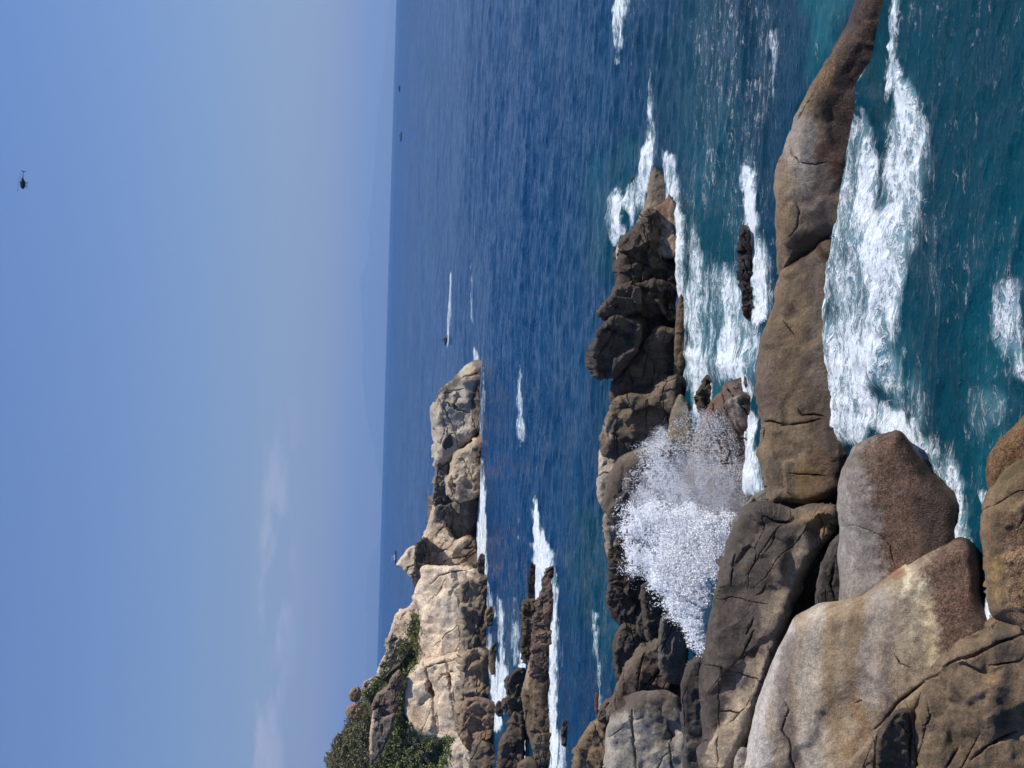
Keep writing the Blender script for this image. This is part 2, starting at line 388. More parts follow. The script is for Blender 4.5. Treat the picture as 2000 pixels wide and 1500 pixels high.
# ================================================================== THE SEA
def sea():
    half, st = 0.37, 0.0022
    th = list(np.arange(-half, half, st)); a = half; d = st; side = []
    while a < math.pi - 0.06:
        side.append(a); d *= 1.22; a += min(d, 0.2)
    th = np.array([-x for x in side[::-1]] + th + side)
    r = [16.0]
    while r[-1] < 340: r.append(r[-1] * 1.0022)
    while r[-1] < 1300: r.append(r[-1] * 1.0042)
    gr = 1.0042
    while r[-1] < 30000: gr = min(gr * 1.03, 1.045); r.append(r[-1] * gr)
    r = np.array(r); nr, na = len(r), len(th)
    RR, TH = np.meshgrid(r, th, indexing='ij')
    X = (RR * np.sin(TH)).ravel(); Y = (RR * np.cos(TH)).ravel(); rr = RR.ravel()
    dr = np.gradient(r)[:, None] + 0 * TH; da = np.abs(np.gradient(th))[None, :] * RR
    sp = np.maximum(dr, da).ravel()
    P0 = np.c_[X, Y, np.zeros_like(X)]
    # foam and shallows, laid out on the water
    front = (Y > 5) & (rr < 1500)
    px = np.full((len(X), 2), -1e5); px[front] = project(P0[front])
    foam = np.zeros(len(X)); shal = np.zeros(len(X)); lift = np.zeros(len(X))
    def lay(arr, poly, ft, val, mode='max'):
        p = np.asarray(poly, float); lo, hi = p.min(0) - ft * 3, p.max(0) + ft * 3
        m = np.where((px[:, 0] > lo[0]) & (px[:, 0] < hi[0]) & (px[:, 1] > lo[1]) & (px[:, 1] < hi[1]))[0]
        if not len(m): return
        q = px[m]; dd = sdf(q, p)
        w = val * smooth(-ft * 1.3, ft * 1.3, dd + 1.1 * ft * fbm(np.c_[q / (ft * np.array([1.2, 3.0])), np.zeros(len(m))], 4, 5))
        arr[m] = np.maximum(arr[m], w) if mode == 'max' else arr[m] + w
    for poly, ft, val in FOAM: lay(foam, poly, ft, val)
    foam *= np.clip(0.90 + 0.66 * fbm(P0 / np.array([4.5, 1.8, 1]), 5, 91, 0.6) + 0.35 * fbm(P0 / np.array([14, 6, 1]), 2, 92), 0, 1.1)
    for poly, ft, val in SHALLOW: lay(shal, poly, ft, val)
    for poly, ft, val in LIFT: lay(lift, poly, ft, val, 'add')
    # waves
    H = np.zeros(len(X)); DX = np.zeros(len(X)); DY = np.zeros(len(X))
    rg = np.random.default_rng(3)
    wx = X + 1.5 * fbm(P0 / 9.0, 2, 71); wy = Y + 1.5 * fbm(P0 / 9.0 + 40, 2, 72)
    gust = 0.75 + 0.5 * fbm(P0 / np.array([60, 25, 1.0]), 3, 75)
    main = math.radians(258)
    for j in range(64):
        lam = 0.42 * (24 / 0.42) ** (j / 63.0)
        ang = main + rg.normal(0, 0.46); kx, ky = math.cos(ang), math.sin(ang); kk = 2 * math.pi / lam; ph = rg.random() * 6.28
        slope = 0.082 if lam < 2.6 else (0.028 if lam < 7 else 0.014)
        a = slope / kk * np.clip((lam / sp - 2.5) / 2.5, 0, 1) * gust
        t = kk * (kx * wx + ky * wy) + ph
        c = np.cos(t); H += a * c; sn = np.sin(t) * a; DX -= kx * sn; DY -= ky * sn
    fb = smooth(0.25, 0.9, foam)
    near = np.clip((0.5 / sp - 0.5), 0, 1)
    H += fb * near * (0.34 * fbm(P0 * np.array([0.35, 0.8, 1]), 4, 81) + 0.12 * fbm(P0 * np.array([1.2, 2.4, 1]), 4, 83, ridged=True)) + lift
    z = H - rr ** 2 / (2 * 6.371e6)
    V = np.c_[X + DX * 0.8, Y + DY * 0.8, z]
    i = np.arange(nr - 1)[:, None] * na + np.arange(na - 1)[None, :]
    F = np.stack([i, i + 1, i + na + 1, i + na], -1).reshape(-1, 4)[:, ::-1]
    me = bpy.data.meshes.new('sea'); me.vertices.add(len(V)); me.vertices.foreach_set('co', V.astype(np.float32).ravel())
    me.loops.add(len(F) * 4); me.loops.foreach_set('vertex_index', F.astype(np.int32).ravel())
    me.polygons.add(len(F)); me.polygons.foreach_set('loop_start', np.arange(len(F), dtype=np.int32) * 4); me.polygons.foreach_set('use_smooth', np.ones(len(F), bool))
    me.update(calc_edges=True); me.validate()
    for nm, arr in (('foam', foam), ('shallow', shal), ('dist', np.clip((np.log(rr) - math.log(60)) / (math.log(6000) - math.log(60)), 0, 1))):
        at_ = me.attributes.new(nm, 'FLOAT', 'POINT'); at_.data.foreach_set('value', arr.astype(np.float32))
    return me

def sea_material():
    m = NT('sea_water')
    pos = m.node('ShaderNodeNewGeometry').outputs['Position']
    foam = m.attr('foam').outputs['Fac']; sh = m.attr('shallow').outputs['Fac']; di = m.attr('dist').outputs['Fac']
    patch = m.noise(m.map(pos, (0.02, 0.05, 1)), 1.0, 4, 0.6).outputs[0]
    deep = m.mix(m.ramp(patch, 0.35, 0.65), (0.0006, 0.022, 0.040, 1), (0.0010, 0.036, 0.066, 1))
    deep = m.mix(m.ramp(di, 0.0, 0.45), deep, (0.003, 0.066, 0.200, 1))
    teal = m.mix(m.ramp(patch, 0.35, 0.65), (0.0015, 0.042, 0.060, 1), (0.003, 0.080, 0.105, 1))
    c = m.mix(m.ramp(sh, 0.0, 0.6), deep, teal)
    c = m.mix(m.ramp(sh, 0.6, 1.0), c, (0.10, 0.30, 0.36, 1))
    # aerated water round the foam
    c = m.mix(m.ramp(foam, 0.32, 0.95, 0.0, 0.92), c, (0.30, 0.56, 0.63, 1))
    # lacy foam
    warp = m.noise(pos, 0.9, 3, 0.6)
    wv = m.node('ShaderNodeVectorMath', operation='MULTIPLY_ADD'); m.link(warp.outputs['Color'], wv.inputs[0]); wv.inputs[1].default_value = (0.7, 0.5, 0.0); m.link(pos, wv.inputs[2])
    p = m.map(wv.outputs[0], (0.42, 1.0, 0.0), (0, 0, 0.12))
    lac = None
    for sc, wgt in ((1.2, 1.0), (3.0, 0.9), (7.0, 0.55)):
        n = m.noise(p, sc, 4, 0.65, 0.4).outputs[0]
        rdg = m.math('SUBTRACT', 1.0, m.math('MULTIPLY', m.math('ABSOLUTE', m.math('SUBTRACT', n, 0.5)), 9.0), True)
        rdg = m.math('MULTIPLY', rdg, wgt); lac = rdg if lac is None else m.math('MAXIMUM', lac, rdg)
    blot = m.noise(p, 2.0, 7, 0.68, 0.3).outputs[0]
    pat = m.math('ADD', m.math('MULTIPLY', lac, 0.42), m.math('MULTIPLY', blot, 0.75))
    thr = m.math('SUBTRACT', 1.06, m.math('MULTIPLY', foam, 0.74))
    mask = m.ramp(m.math('SUBTRACT', pat, thr), -0.08, 0.26)
    mask = m.math('MULTIPLY', mask, m.ramp(foam, 0.03, 0.15))
    fcol = m.mix(m.ramp(m.noise(p, 5.0, 5, 0.7).outputs[0], 0.3, 0.7), (0.72, 0.82, 0.86, 1), (0.92, 0.94, 0.95, 1))
    c = m.mix(mask, c, fcol)
    m.link(c, m.b.inputs['Base Color'])
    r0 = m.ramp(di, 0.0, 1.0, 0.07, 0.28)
    rr = m.node('ShaderNodeMix', data_type='FLOAT'); m.link(mask, rr.inputs[0]); m.link(r0, rr.inputs[2]); rr.inputs[3].default_value = 0.8
    m.link(rr.outputs[0], m.b.inputs['Roughness']); m.b.inputs['IOR'].default_value = 1.22
    # ripples
    h1 = m.noise(m.map(pos, (0.5, 1.3, 0.0), (0, 0, 0.2)), 2.8, 5, 0.62, 0.5).outputs[0]
    h2 = m.noise(m.map(pos, (0.12, 0.30, 0.0), (0, 0, 0.2)), 1.0, 6, 0.68, 0.3).outputs[0]
    hf = m.noise(p, 4.0, 6, 0.7).outputs[0]
    h4 = m.noise(m.map(pos, (0.7, 1.0, 0.0), (0, 0, 0.3)), 0.75, 4, 0.6, 0.4).outputs[0]
    h = m.math('ADD', m.math('MULTIPLY', h1, 0.15), m.math('MULTIPLY', h2, m.ramp(di, 0.1, 0.5, 0.2, 3.4)))
    h = m.math('ADD', h, m.math('MULTIPLY', h4, m.ramp(di, 0.05, 0.4, 0.15, 1.0)))
    h = m.math('ADD', h, m.math('MULTIPLY', m.math('MULTIPLY', hf, mask), 0.16))
    bp = m.node('ShaderNodeBump'); bp.inputs['Strength'].default_value = 1.0; bp.inputs['Distance'].default_value = 1.0
    m.link(h, bp.inputs['Height'])
    # wave facets too small for the mesh: tilt the normal itself
    acc = None
    for sc, mpv, wgt in ((1.0, (0.9, 0.45, 0), 0.55), (1.0, (0.22, 0.10, 0), 0.60), (1.0, (0.03, 0.012, 0), 0.42)):
        nz = m.noise(m.map(pos, mpv, (0, 0, 0.25)), sc, 3, 0.6, 0.2)
        su = m.node('ShaderNodeVectorMath', operation='SUBTRACT'); m.link(nz.outputs['Color'], su.inputs[0]); su.inputs[1].default_value = (0.5, 0.5, 0.5)
        ml = m.node('ShaderNodeVectorMath', operation='MULTIPLY'); m.link(su.outputs[0], ml.inputs[0]); ml.inputs[1].default_value = (wgt * 1.0, wgt * 1.6, 0)
        if acc is None: acc = ml.outputs[0]
        else:
            ad = m.node('ShaderNodeVectorMath', operation='ADD'); m.link(acc, ad.inputs[0]); m.link(ml.outputs[0], ad.inputs[1]); acc = ad.outputs[0]
    scl = m.node('ShaderNodeVectorMath', operation='SCALE'); m.link(acc, scl.inputs[0]); m.link(m.ramp(di, 0.04, 0.34, 0.0, 1.15), scl.inputs['Scale'])
    ad = m.node('ShaderNodeVectorMath', operation='ADD'); m.link(bp.outputs[0], ad.inputs[0]); m.link(scl.outputs[0], ad.inputs[1])
    nm = m.node('ShaderNodeVectorMath', operation='NORMALIZE'); m.link(ad.outputs[0], nm.inputs[0]); m.link(nm.outputs[0], m.b.inputs['Normal'])
    return m.m

FOAM = [
    ([(1700,-60),(2060,-60),(2060,1000),(1880,1000),(1780,700),(1830,300)], 30, 0.31), ([(1340,-60),(1540,-60),(1510,400),(1470,640),(1340,560)], 30, 0.36),
    # surge along the long rock
    ([(1692,190),(1665,260),(1636,350),(1600,470),(1596,700),(1606,800),(1640,880),(1700,860),(1728,835),(1722,770),(1748,660),(1752,560),(1748,480),(1722,400),(1712,330),(1706,250)], 16, 0.92),
    ([(1738,120),(1760,130),(1800,190),(1818,240),(1815,330),(1797,440),(1785,560),(1768,660),(1750,720),(1735,760),(1715,600),(1716,420),(1730,300)], 22, 0.74),
    ([(1760,640),(1790,700),(1830,800),(1872,880),(1890,960),(1870,960),(1790,860),(1730,800),(1720,700)], 30, 0.62),
    ([(1725,790),(1770,800),(1800,840),(1850,885),(1872,950),(1880,1060),(1850,1060),(1845,960),(1800,930),(1760,880),(1715,850)], 12, 1.0),
    ([(1685,-40),(1712,-40),(1706,60),(1695,150),(1672,200),(1690,80)], 7, 0.85),
    ([(1738,-20),(1758,-20),(1752,60),(1745,170),(1733,200),(1738,80)], 8, 0.75),
    ([(1800,300),(1850,420),(1870,560),(1850,700),(1800,640),(1790,450)], 30, 0.40),
    # water in the gap behind the long rock
    ([(1345,440),(1400,500),(1470,560),(1490,680),(1480,760),(1330,770),(1326,640),(1335,520)], 25, 0.70),
    ([(1325,690),(1345,760),(1370,850),(1395,780),(1400,700),(1470,690),(1475,760),(1490,900),(1500,960),(1450,980),(1455,860),(1440,740),(1345,660)], 12, 0.96),
    ([(1395,640),(1430,600),(1450,650),(1445,740),(1400,740)], 14, 0.95),
    ([(1447,320),(1470,330),(1482,420),(1490,520),(1492,620),(1470,640),(1462,560),(1455,460),(1447,400)], 9, 0.98),
    ([(1490,420),(1520,520),(1505,640),(1485,700),(1480,500)], 14, 0.62),
    ([(1455,170),(1470,220),(1475,330),(1448,330)], 12, 0.42),
    ([(1340,380),(1365,420),(1390,520),(1350,560),(1332,460)], 20, 0.50),
    # round the end of the middle ridge
    ([(1192,430),(1196,385),(1212,362),(1222,400),(1220,455),(1205,482),(1196,470)], 6, 1.0),
    ([(1222,380),(1245,330),(1258,260),(1268,180),(1278,260),(1278,330),(1262,380),(1250,430),(1225,470)], 10, 0.86),
    ([(1262,120),(1276,140),(1285,300),(1270,300)], 8, 0.55),
    ([(1290,290),(1320,300),(1330,360),(1318,480),(1300,400),(1290,350)], 12, 0.72),
    ([(1318,380),(1338,420),(1340,620),(1336,760),(1312,760),(1316,520)], 8, 0.84),
    ([(1196,-40),(1226,-40),(1222,40),(1212,100),(1203,125),(1197,60)], 7, 0.92),
    ([(1235,60),(1250,100),(1252,220),(1238,200)], 10, 0.35),
    ([(1500,50),(1520,60),(1522,140),(1512,205),(1500,160)], 9, 0.62),
    ([(1590,-30),(1660,-30),(1620,120),(1585,170)], 18, 0.48),
    ([(1400,160),(1412,170),(1412,240),(1402,230)], 7, 0.45),
    # near corner, bottom of the view
    ([(1940,560),(1990,540),(2040,640),(2040,760),(1970,740),(1930,660)], 22, 0.58),
    ([(1850,720),(1960,760),(1990,800),(1940,850),(1900,900),(1860,800)], 30, 0.44),
    ([(1900,950),(1922,960),(1922,1060),(1912,1060)], 6, 0.70),
    ([(1915,1060),(1935,1060),(1940,1220),(1922,1220)], 5, 0.85),
    # headland and its reefs
    ([(925,690),(945,695),(948,780),(944,890),(934,890),(934,700)], 3, 0.50),
    ([(938,885),(946,900),(948,980),(952,1060),(955,1130),(915,1130),(930,1060),(932,960)], 4, 0.98),
    ([(1010,705),(1017,720),(1022,790),(1024,860),(1014,880),(1012,800)], 4, 0.72),
    ([(1044,960),(1052,1000),(1060,1040),(1082,1080),(1088,1140),(1090,1220),(1088,1320),(1090,1520),(1068,1520),(1068,1300),(1078,1160),(1040,1080),(1042,1000)], 5, 0.98),
    ([(1038,1060),(1060,1070),(1062,1150),(1055,1180),(1040,1180)], 5, 0.92),
    ([(952,1130),(962,1140),(965,1200),(955,1240),(950,1190)], 4, 0.8),
    ([(972,1150),(984,1200),(986,1320),(976,1320),(970,1230)], 4, 0.85),
    ([(955,1230),(975,1290),(995,1300),(992,1340),(985,1390),(978,1430),(962,1430),(958,1350),(950,1290)], 5, 1.0),
    ([(1004,1160),(1014,1180),(1018,1280),(1012,1310),(1000,1300)], 6, 0.62),
    ([(1018,1270),(1030,1280),(1026,1310),(1012,1310)], 3, 0.9),
    ([(1016,1390),(1030,1400),(1034,1480),(1020,1480)], 4, 0.85),
    ([(1088,1420),(1108,1440),(1112,1520),(1085,1520)], 6, 0.70),
    ([(1155,1180),(1168,1200),(1172,1300),(1178,1390),(1164,1400),(1160,1300)], 5, 0.62),
    ([(1012,980),(1016,1000),(1016,1060),(1012,1050)], 3, 0.5),
    # wake and caps further out
    ([(872,690),(878,660),(882,600),(884,530),(878,530),(875,600),(872,650)], 1.6, 0.74),
    ([(918,470),(924,540),(924,640),(919,620)], 2.0, 0.62),
    ([(924,670),(934,690),(934,720),(926,715)], 2.0, 0.85),
]
SHALLOW = [
    ([(1150,330),(1200,280),(1260,260),(1260,480),(1190,560),(1150,520)], 30, 0.45),
    ([(1160,720),(1200,760),(1190,900),(1160,840)], 25, 0.30),
    ([(1120,1000),(1200,1000),(1220,1260),(1190,1330),(1120,1230)], 28, 0.48),
    ([(1330,-40),(1420,-40),(1480,500),(1490,980),(1330,860),(1300,300)], 40, 0.40),
    ([(1350,560),(1480,560),(1490,980),(1340,840)], 30, 0.70),
    ([(1575,-60),(1680,-60),(1640,90),(1590,190)], 22, 0.68),
    ([(1690,-60),(2100,-60),(2100,1100),(1700,1100)], 60, 0.34),
    ([(1840,640),(1930,560),(2000,800),(1920,980),(1880,960)], 50, 0.55),
    ([(1690,700),(1780,620),(1800,760),(1740,820)], 30, 0.80),
    ([(1000,1150),(1040,1150),(1040,1500),(960,1500),(960,1300)], 20, 0.25),
]
LIFT = [
    ([(1690,150),(1640,350),(1605,470),(1600,700),(1610,800),(1640,880),(1700,860),(1718,770),(1735,640),(1735,480),(1725,330)], 30, 0.45),
    ([(1192,430),(1196,385),(1212,362),(1222,400),(1220,455),(1205,482)], 8, 0.7),
    ([(1325,690),(1400,700),(1470,690),(1490,900),(1500,960),(1450,980),(1440,740)], 20, 0.3),
]
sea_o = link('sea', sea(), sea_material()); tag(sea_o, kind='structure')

# ================================================================== FOREGROUND ROCKS
G1 = 'boulders in the foreground'
BR, BR2 = (128, 108, 84), (92, 78, 62)
GY, GY2 = (150, 142, 132), (108, 100, 92)
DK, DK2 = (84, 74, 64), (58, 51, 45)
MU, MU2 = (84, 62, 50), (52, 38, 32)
rk('boulder', 'long smooth tan whaleback boulder tapering into the surf beside a dark diagonal crack', G1,
   [(1690,-60),(1660,40),(1625,95),(1597,135),(1567,190),(1549,242),(1530,290),(1517,340),(1512,400),(1513,470),(1520,541),(1552,524),(1588,497),(1622,472),(1672,450),(1700,370),(1722,270),(1745,150),(1765,-60)],
   wl=[(1640,360),(1706,40)], lean=1.0, T=2.4, R=1.0, c1=(140,122,98), c2=(112,94,74), facet=0.16, fsize=0.45, rough=0.6, auto=0, wet=1.5, jit=0.7,
   cracks=[([(1541,285),(1543,305),(1560,318),(1590,322),(1617,315)], 2.0, 0.7), ([(1582,180),(1572,205),(1560,235)], 2.2, 0.9), ([(1558,395),(1562,415),(1560,440),(1545,462)], 2.0, .8)],
   stains=[([(1560,270),(1585,320),(1600,370),(1612,420)], 36, (164,154,142), .65), ([(1535,420),(1545,500)], 22, (122,104,76), .6), ([(1615,300),(1635,280),(1640,330)], 20, (128,92,66), .8)] + [([(1648 - 3 * k + 8, 60 + 26 * k), (1672 - 4 * k + 8, 46 + 28 * k), (1700 - 6 * k, 30 + 34 * k)], 2.0, (196,190,188), .7) for k in range(9)],
   mus=[([(1600,120),(1580,180),(1605,220),(1620,280),(1650,300),(1700,300),(1760,100),(1760,-60),(1690,-60)], 14, (104,82,62))])
rk('boulder', 'long brown boulder with squared left end standing in white surf', G1,
   [(1524,528),(1508,600),(1488,660),(1479,720),(1478,790),(1484,850),(1482,890),(1491,940),(1501,984),(1540,989),(1585,986),(1622,974),(1642,950),(1668,890),(1672,800),(1668,700),(1668,560),(1672,452),(1618,458),(1582,484),(1548,512)],
   wl=[(1617,540),(1644,880)], lean=0.85, T=2.6, R=0.9, k=2.6, c1=(132,112,86), c2=(102,86,66), facet=0.25, fsize=0.4, rough=0.7, auto=0, wet=1.6, jit=0.8,
   cracks=[([(1479,826),(1510,824),(1535,830),(1570,826),(1600,818)], 2.2, 1.0), ([(1560,800),(1565,812),(1590,808),(1610,812)], 2.0, .8), ([(1483,835),(1500,838),(1490,870)], 2.0, .9),
           ([(1527,625),(1540,640),(1553,658)], 1.8, .7), ([(1545,925),(1580,926),(1610,928)], 2.0, .7)],
   stains=[([(1510,660),(1500,760),(1505,800)], 26, (104,88,76), .7), ([(1590,500),(1600,640),(1605,760)], 16, (156,142,124), .7), ([(1580,930),(1600,900),(1590,960)], 24, (128,96,54), .7), ([(1515,900),(1510,960)], 20, (112,100,86), .7), ([(1620,830),(1628,900)], 10, (60,50,42), .7)])
rk('boulder', 'grey rounded boulder with a brown mussel crusted skirt in the surf', G1,
   [(1742,846),(1708,852),(1668,872),(1643,920),(1634,972),(1638,1030),(1635,1090),(1638,1140),(1642,1200),(1720,1200),(1800,1150),(1885,1100),(1892,1040),(1888,975),(1862,948),(1826,922),(1792,884),(1756,842)],
   wl=(1850,960), lean=1.15, yaw=0.05, T=2.6, R=1.0, c1=(158,150,140), c2=(126,116,106), facet=0.10, fsize=0.4, rough=0.5, auto=0, wet=1.1, jit=0.8,
   cracks=[([(1645,1028),(1670,1025),(1700,1038),(1725,1050),(1738,1065),(1745,1100),(1747,1125)], 1.6, .5)],
   stains=[([(1655,900),(1690,900)], 14, (96,86,74), .7), ([(1680,950),(1690,1000)], 18, (120,112,102), .6)],
   mus=[([(1740,800),(1680,870),(1690,930),(1705,1000),(1715,1060),(1722,1130),(1800,1160),(1930,1100),(1930,940),(1820,830)], 20, (92,72,58))])
rk('rock_slab', 'huge pale sloping slab streaked grey, ochre and violet in the foreground', G1,
   [(1575,1188),(1550,1208),(1512,1288),(1482,1368),(1471,1420),(1461,1480),(1455,1560),(1760,1560),(1860,1420),(1910,1330),(1975,1250),(1950,1210),(1926,1170),(1922,1110),(1906,1064),(1872,1046),(1832,1064),(1772,1104),(1722,1140),(1682,1160),(1640,1174),(1602,1176)],
   wl=(1925,1150), lean=1.05, yaw=0.0, T=2.6, R=0.62, k=2.3, c1=(172,154,128), c2=(144,126,102), facet=0.12, fsize=0.4, rough=0.4, auto=1, autodir=100, wet=0.6, jit=0.45,
   cracks=[([(1815,1325),(1790,1345),(1750,1375),(1722,1412),(1708,1424)], 3.5, 1.3), ([(1752,1275),(1765,1295),(1782,1305)], 2.0, .8), ([(1668,1375),(1680,1368),(1690,1376)], 1.8, .6)],
   stains=[([(1530,1240),(1500,1350),(1480,1480)], 26, (196,190,182), .7), ([(1545,1250),(1530,1350),(1540,1440),(1560,1500)], 16, (112,100,90), .75),
           ([(1600,1190),(1580,1280),(1575,1400),(1590,1500)], 22, (178,166,148), .8), ([(1630,1190),(1622,1260),(1622,1340),(1630,1400),(1650,1480)], 15, (150,126,94), .75),
           ([(1675,1180),(1668,1260),(1668,1330),(1680,1400)], 18, (140,116,86), .7), ([(1720,1170),(1700,1260),(1705,1360)], 24, (158,146,134), .8), ([(1770,1130),(1745,1230),(1735,1330),(1730,1400)], 10, (130,116,106), .8),
           ([(1772,1115),(1765,1160)], 8, (214,200,166), .85), ([(1800,1130),(1785,1170)], 7, (220,206,172), .9), ([(1805,1180),(1818,1230),(1825,1290)], 12, (206,186,146), .75), ([(1775,1190),(1765,1270)], 20, (164,150,124), .7),
           ([(1670,1380),(1690,1420),(1665,1460)], 14, (142,108,74), .6), ([(1700,1145),(1760,1118)], 8, (146,106,76), .8)],
   mus=[([(1790,1095),(1815,1180),(1835,1260),(1850,1330),(1990,1260),(1930,1040),(1860,1030)], 14, (98,76,62))])
rk('boulder', 'olive and brown mussel spotted boulder tip at the bottom edge of the view', G1,
   [(2070,760),(2000,812),(1975,838),(1950,860),(1932,888),(1925,925),(1927,955),(1938,975),(1975,965),(2070,930)],
   D=35.6, lean=0.9, T=1.2, R=0.9, c1=(112,84,54), c2=(80,60,40), facet=0.1, auto=1, wet=0.15, mus=[([(1900,1000),(1900,850),(2080,700),(2080,1000)], 10, (106,80,54))])
rk('boulder', 'brown lumpy boulder at the bottom edge opposite the mussel crusted rocks', G1,
   [(1914,1050),(1917,1000),(1926,968),(1942,942),(1966,916),(2000,896),(2090,860),(2090,1300),(2010,1260),(1975,1225),(1938,1206),(1928,1178),(1921,1120)],
   D=34.6, lean=0.9, T=1.6, R=0.85, c1=(140,116,86), c2=(106,88,66), facet=0.2, auto=4, wet=0.15,
   stains=[([(1945,1100),(1950,1160)], 18, (146,116,72), .6), ([(1985,1050),(1985,1180)], 16, (170,148,120), .6), ([(1960,930),(2000,910)], 12, (82,72,40), .7)],
   mus=[([(1960,1000),(1970,1230),(2090,1300),(2090,1000)], 10, (124,98,72))])
rk('boulder', 'large brown boulder with long slanting cracks in the lower corner', G1,
   [(1998,1186),(1962,1198),(1905,1228),(1868,1247),(1832,1288),(1812,1320),(1801,1360),(1786,1400),(1781,1450),(1788,1490),(1800,1560),(2100,1560),(2100,1240),(2040,1190)],
   D=35.6, lean=0.6, T=2.0, R=0.8, c1=(138,116,90), c2=(104,88,68), facet=0.4, fsize=0.4, auto=4, autodir=112, wet=0.2,
   cracks=[([(1815,1328),(1840,1308),(1870,1290),(1905,1280),(1950,1255),(2000,1240)], 3.2, 1.2), ([(1935,1297),(1990,1288)], 2.6, 1.0), ([(1885,1245),(1930,1225),(1965,1205)], 2.2, .8), ([(1848,1500),(1860,1480),(1870,1465)], 3, .9), ([(1895,1485),(1930,1455),(1985,1430)], 3.5, 1.2)],
   stains=[([(1960,1240),(1975,1330),(1950,1400)], 22, (72,66,58), .8), ([(1985,1300),(1985,1400)], 10, (150,122,86), .5), ([(1930,1360),(1945,1300)], 14, (150,122,88), .5)])
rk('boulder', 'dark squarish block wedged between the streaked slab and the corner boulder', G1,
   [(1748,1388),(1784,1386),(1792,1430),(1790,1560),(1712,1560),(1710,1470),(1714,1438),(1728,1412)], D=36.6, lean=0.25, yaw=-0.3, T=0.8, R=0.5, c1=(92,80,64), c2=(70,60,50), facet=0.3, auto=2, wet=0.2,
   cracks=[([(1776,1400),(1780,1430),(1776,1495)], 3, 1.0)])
rk('boulder', 'pale tan wedge of rock under the streaked slab, above the dark block', G1,
   [(1808,1336),(1788,1392),(1745,1398),(1722,1430),(1712,1500),(1705,1560),(1600,1560),(1690,1450),(1712,1424),(1760,1380)], D=37.4, lean=0.7, T=0.8, R=0.6, c1=(150,130,104), c2=(120,100,76), facet=0.15, auto=2, wet=0.2)
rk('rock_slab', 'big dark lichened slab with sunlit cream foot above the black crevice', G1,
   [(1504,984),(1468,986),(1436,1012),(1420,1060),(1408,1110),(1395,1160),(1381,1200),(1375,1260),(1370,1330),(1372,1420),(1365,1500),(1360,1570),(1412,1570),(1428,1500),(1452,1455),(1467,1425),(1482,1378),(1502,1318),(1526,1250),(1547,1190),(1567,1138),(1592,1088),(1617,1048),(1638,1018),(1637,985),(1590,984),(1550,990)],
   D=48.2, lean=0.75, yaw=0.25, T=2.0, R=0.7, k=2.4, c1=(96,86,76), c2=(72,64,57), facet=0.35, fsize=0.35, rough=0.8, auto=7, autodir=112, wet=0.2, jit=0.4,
   cracks=[([(1437,1075),(1430,1110),(1428,1145)], 2.2, .8), ([(1455,1240),(1462,1225),(1470,1205)], 2.6, 1.0), ([(1442,1285),(1455,1262),(1472,1232)], 2.6, 1.0), ([(1498,1140),(1488,1155),(1478,1160)], 2.0, .8), ([(1405,1390),(1440,1392),(1455,1385)], 2.4, .8), ([(1400,1410),(1404,1500)], 2.0, .7), ([(1515,1015),(1540,1012),(1560,1000)], 2.2, .8)],
   stains=[([(1560,1010),(1600,1010),(1620,1030)], 24, (150,124,88), .7), ([(1570,1060),(1540,1130),(1525,1190),(1505,1250)], 24, (146,130,110), .75), ([(1490,1300),(1470,1350),(1440,1400)], 20, (176,158,132), .75), ([(1440,1400),(1415,1500),(1405,1560)], 40, (190,170,142), .9), ([(1455,1300),(1420,1350)], 12, (150,136,118), .6)])
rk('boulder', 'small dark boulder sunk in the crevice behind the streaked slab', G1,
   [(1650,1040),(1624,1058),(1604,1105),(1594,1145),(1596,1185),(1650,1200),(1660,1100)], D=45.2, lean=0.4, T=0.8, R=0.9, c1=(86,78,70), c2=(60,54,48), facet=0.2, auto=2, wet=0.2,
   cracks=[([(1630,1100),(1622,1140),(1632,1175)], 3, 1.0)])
rk('boulder', 'small wet speckled rock at the foot of the white spray', G1,
   [(1500,955),(1472,968),(1448,992),(1432,1024),(1440,1060),(1520,1050),(1525,985)], D=52.5, lean=0.6, T=0.7, R=0.9, c1=(132,124,112), c2=(90,82,72), facet=0.3, auto=2, wet=0.2)
rk('boulder', 'pale rounded stone at the left end of the black crevice', G1,
   [(1448,1460),(1434,1486),(1428,1570),(1490,1570),(1480,1500),(1466,1466)], D=43.8, lean=0.4, T=0.6, R=0.9, c1=(160,150,136), c2=(130,120,106), facet=0.2, auto=1, wet=0.2)
# crevice floor under the slabs
rk('bedrock', None, None, [(1620,880),(1560,960),(1480,1000),(1420,1300),(1380,1570),(1560,1570),(1640,1300),(1690,1150),(1700,1000),(1690,890)], cat=None, kind='structure', D=53.6, lean=0.0, T=1.0, R=0.6, c1=DK, c2=DK2, wet=0.2, auto=0, s=7)

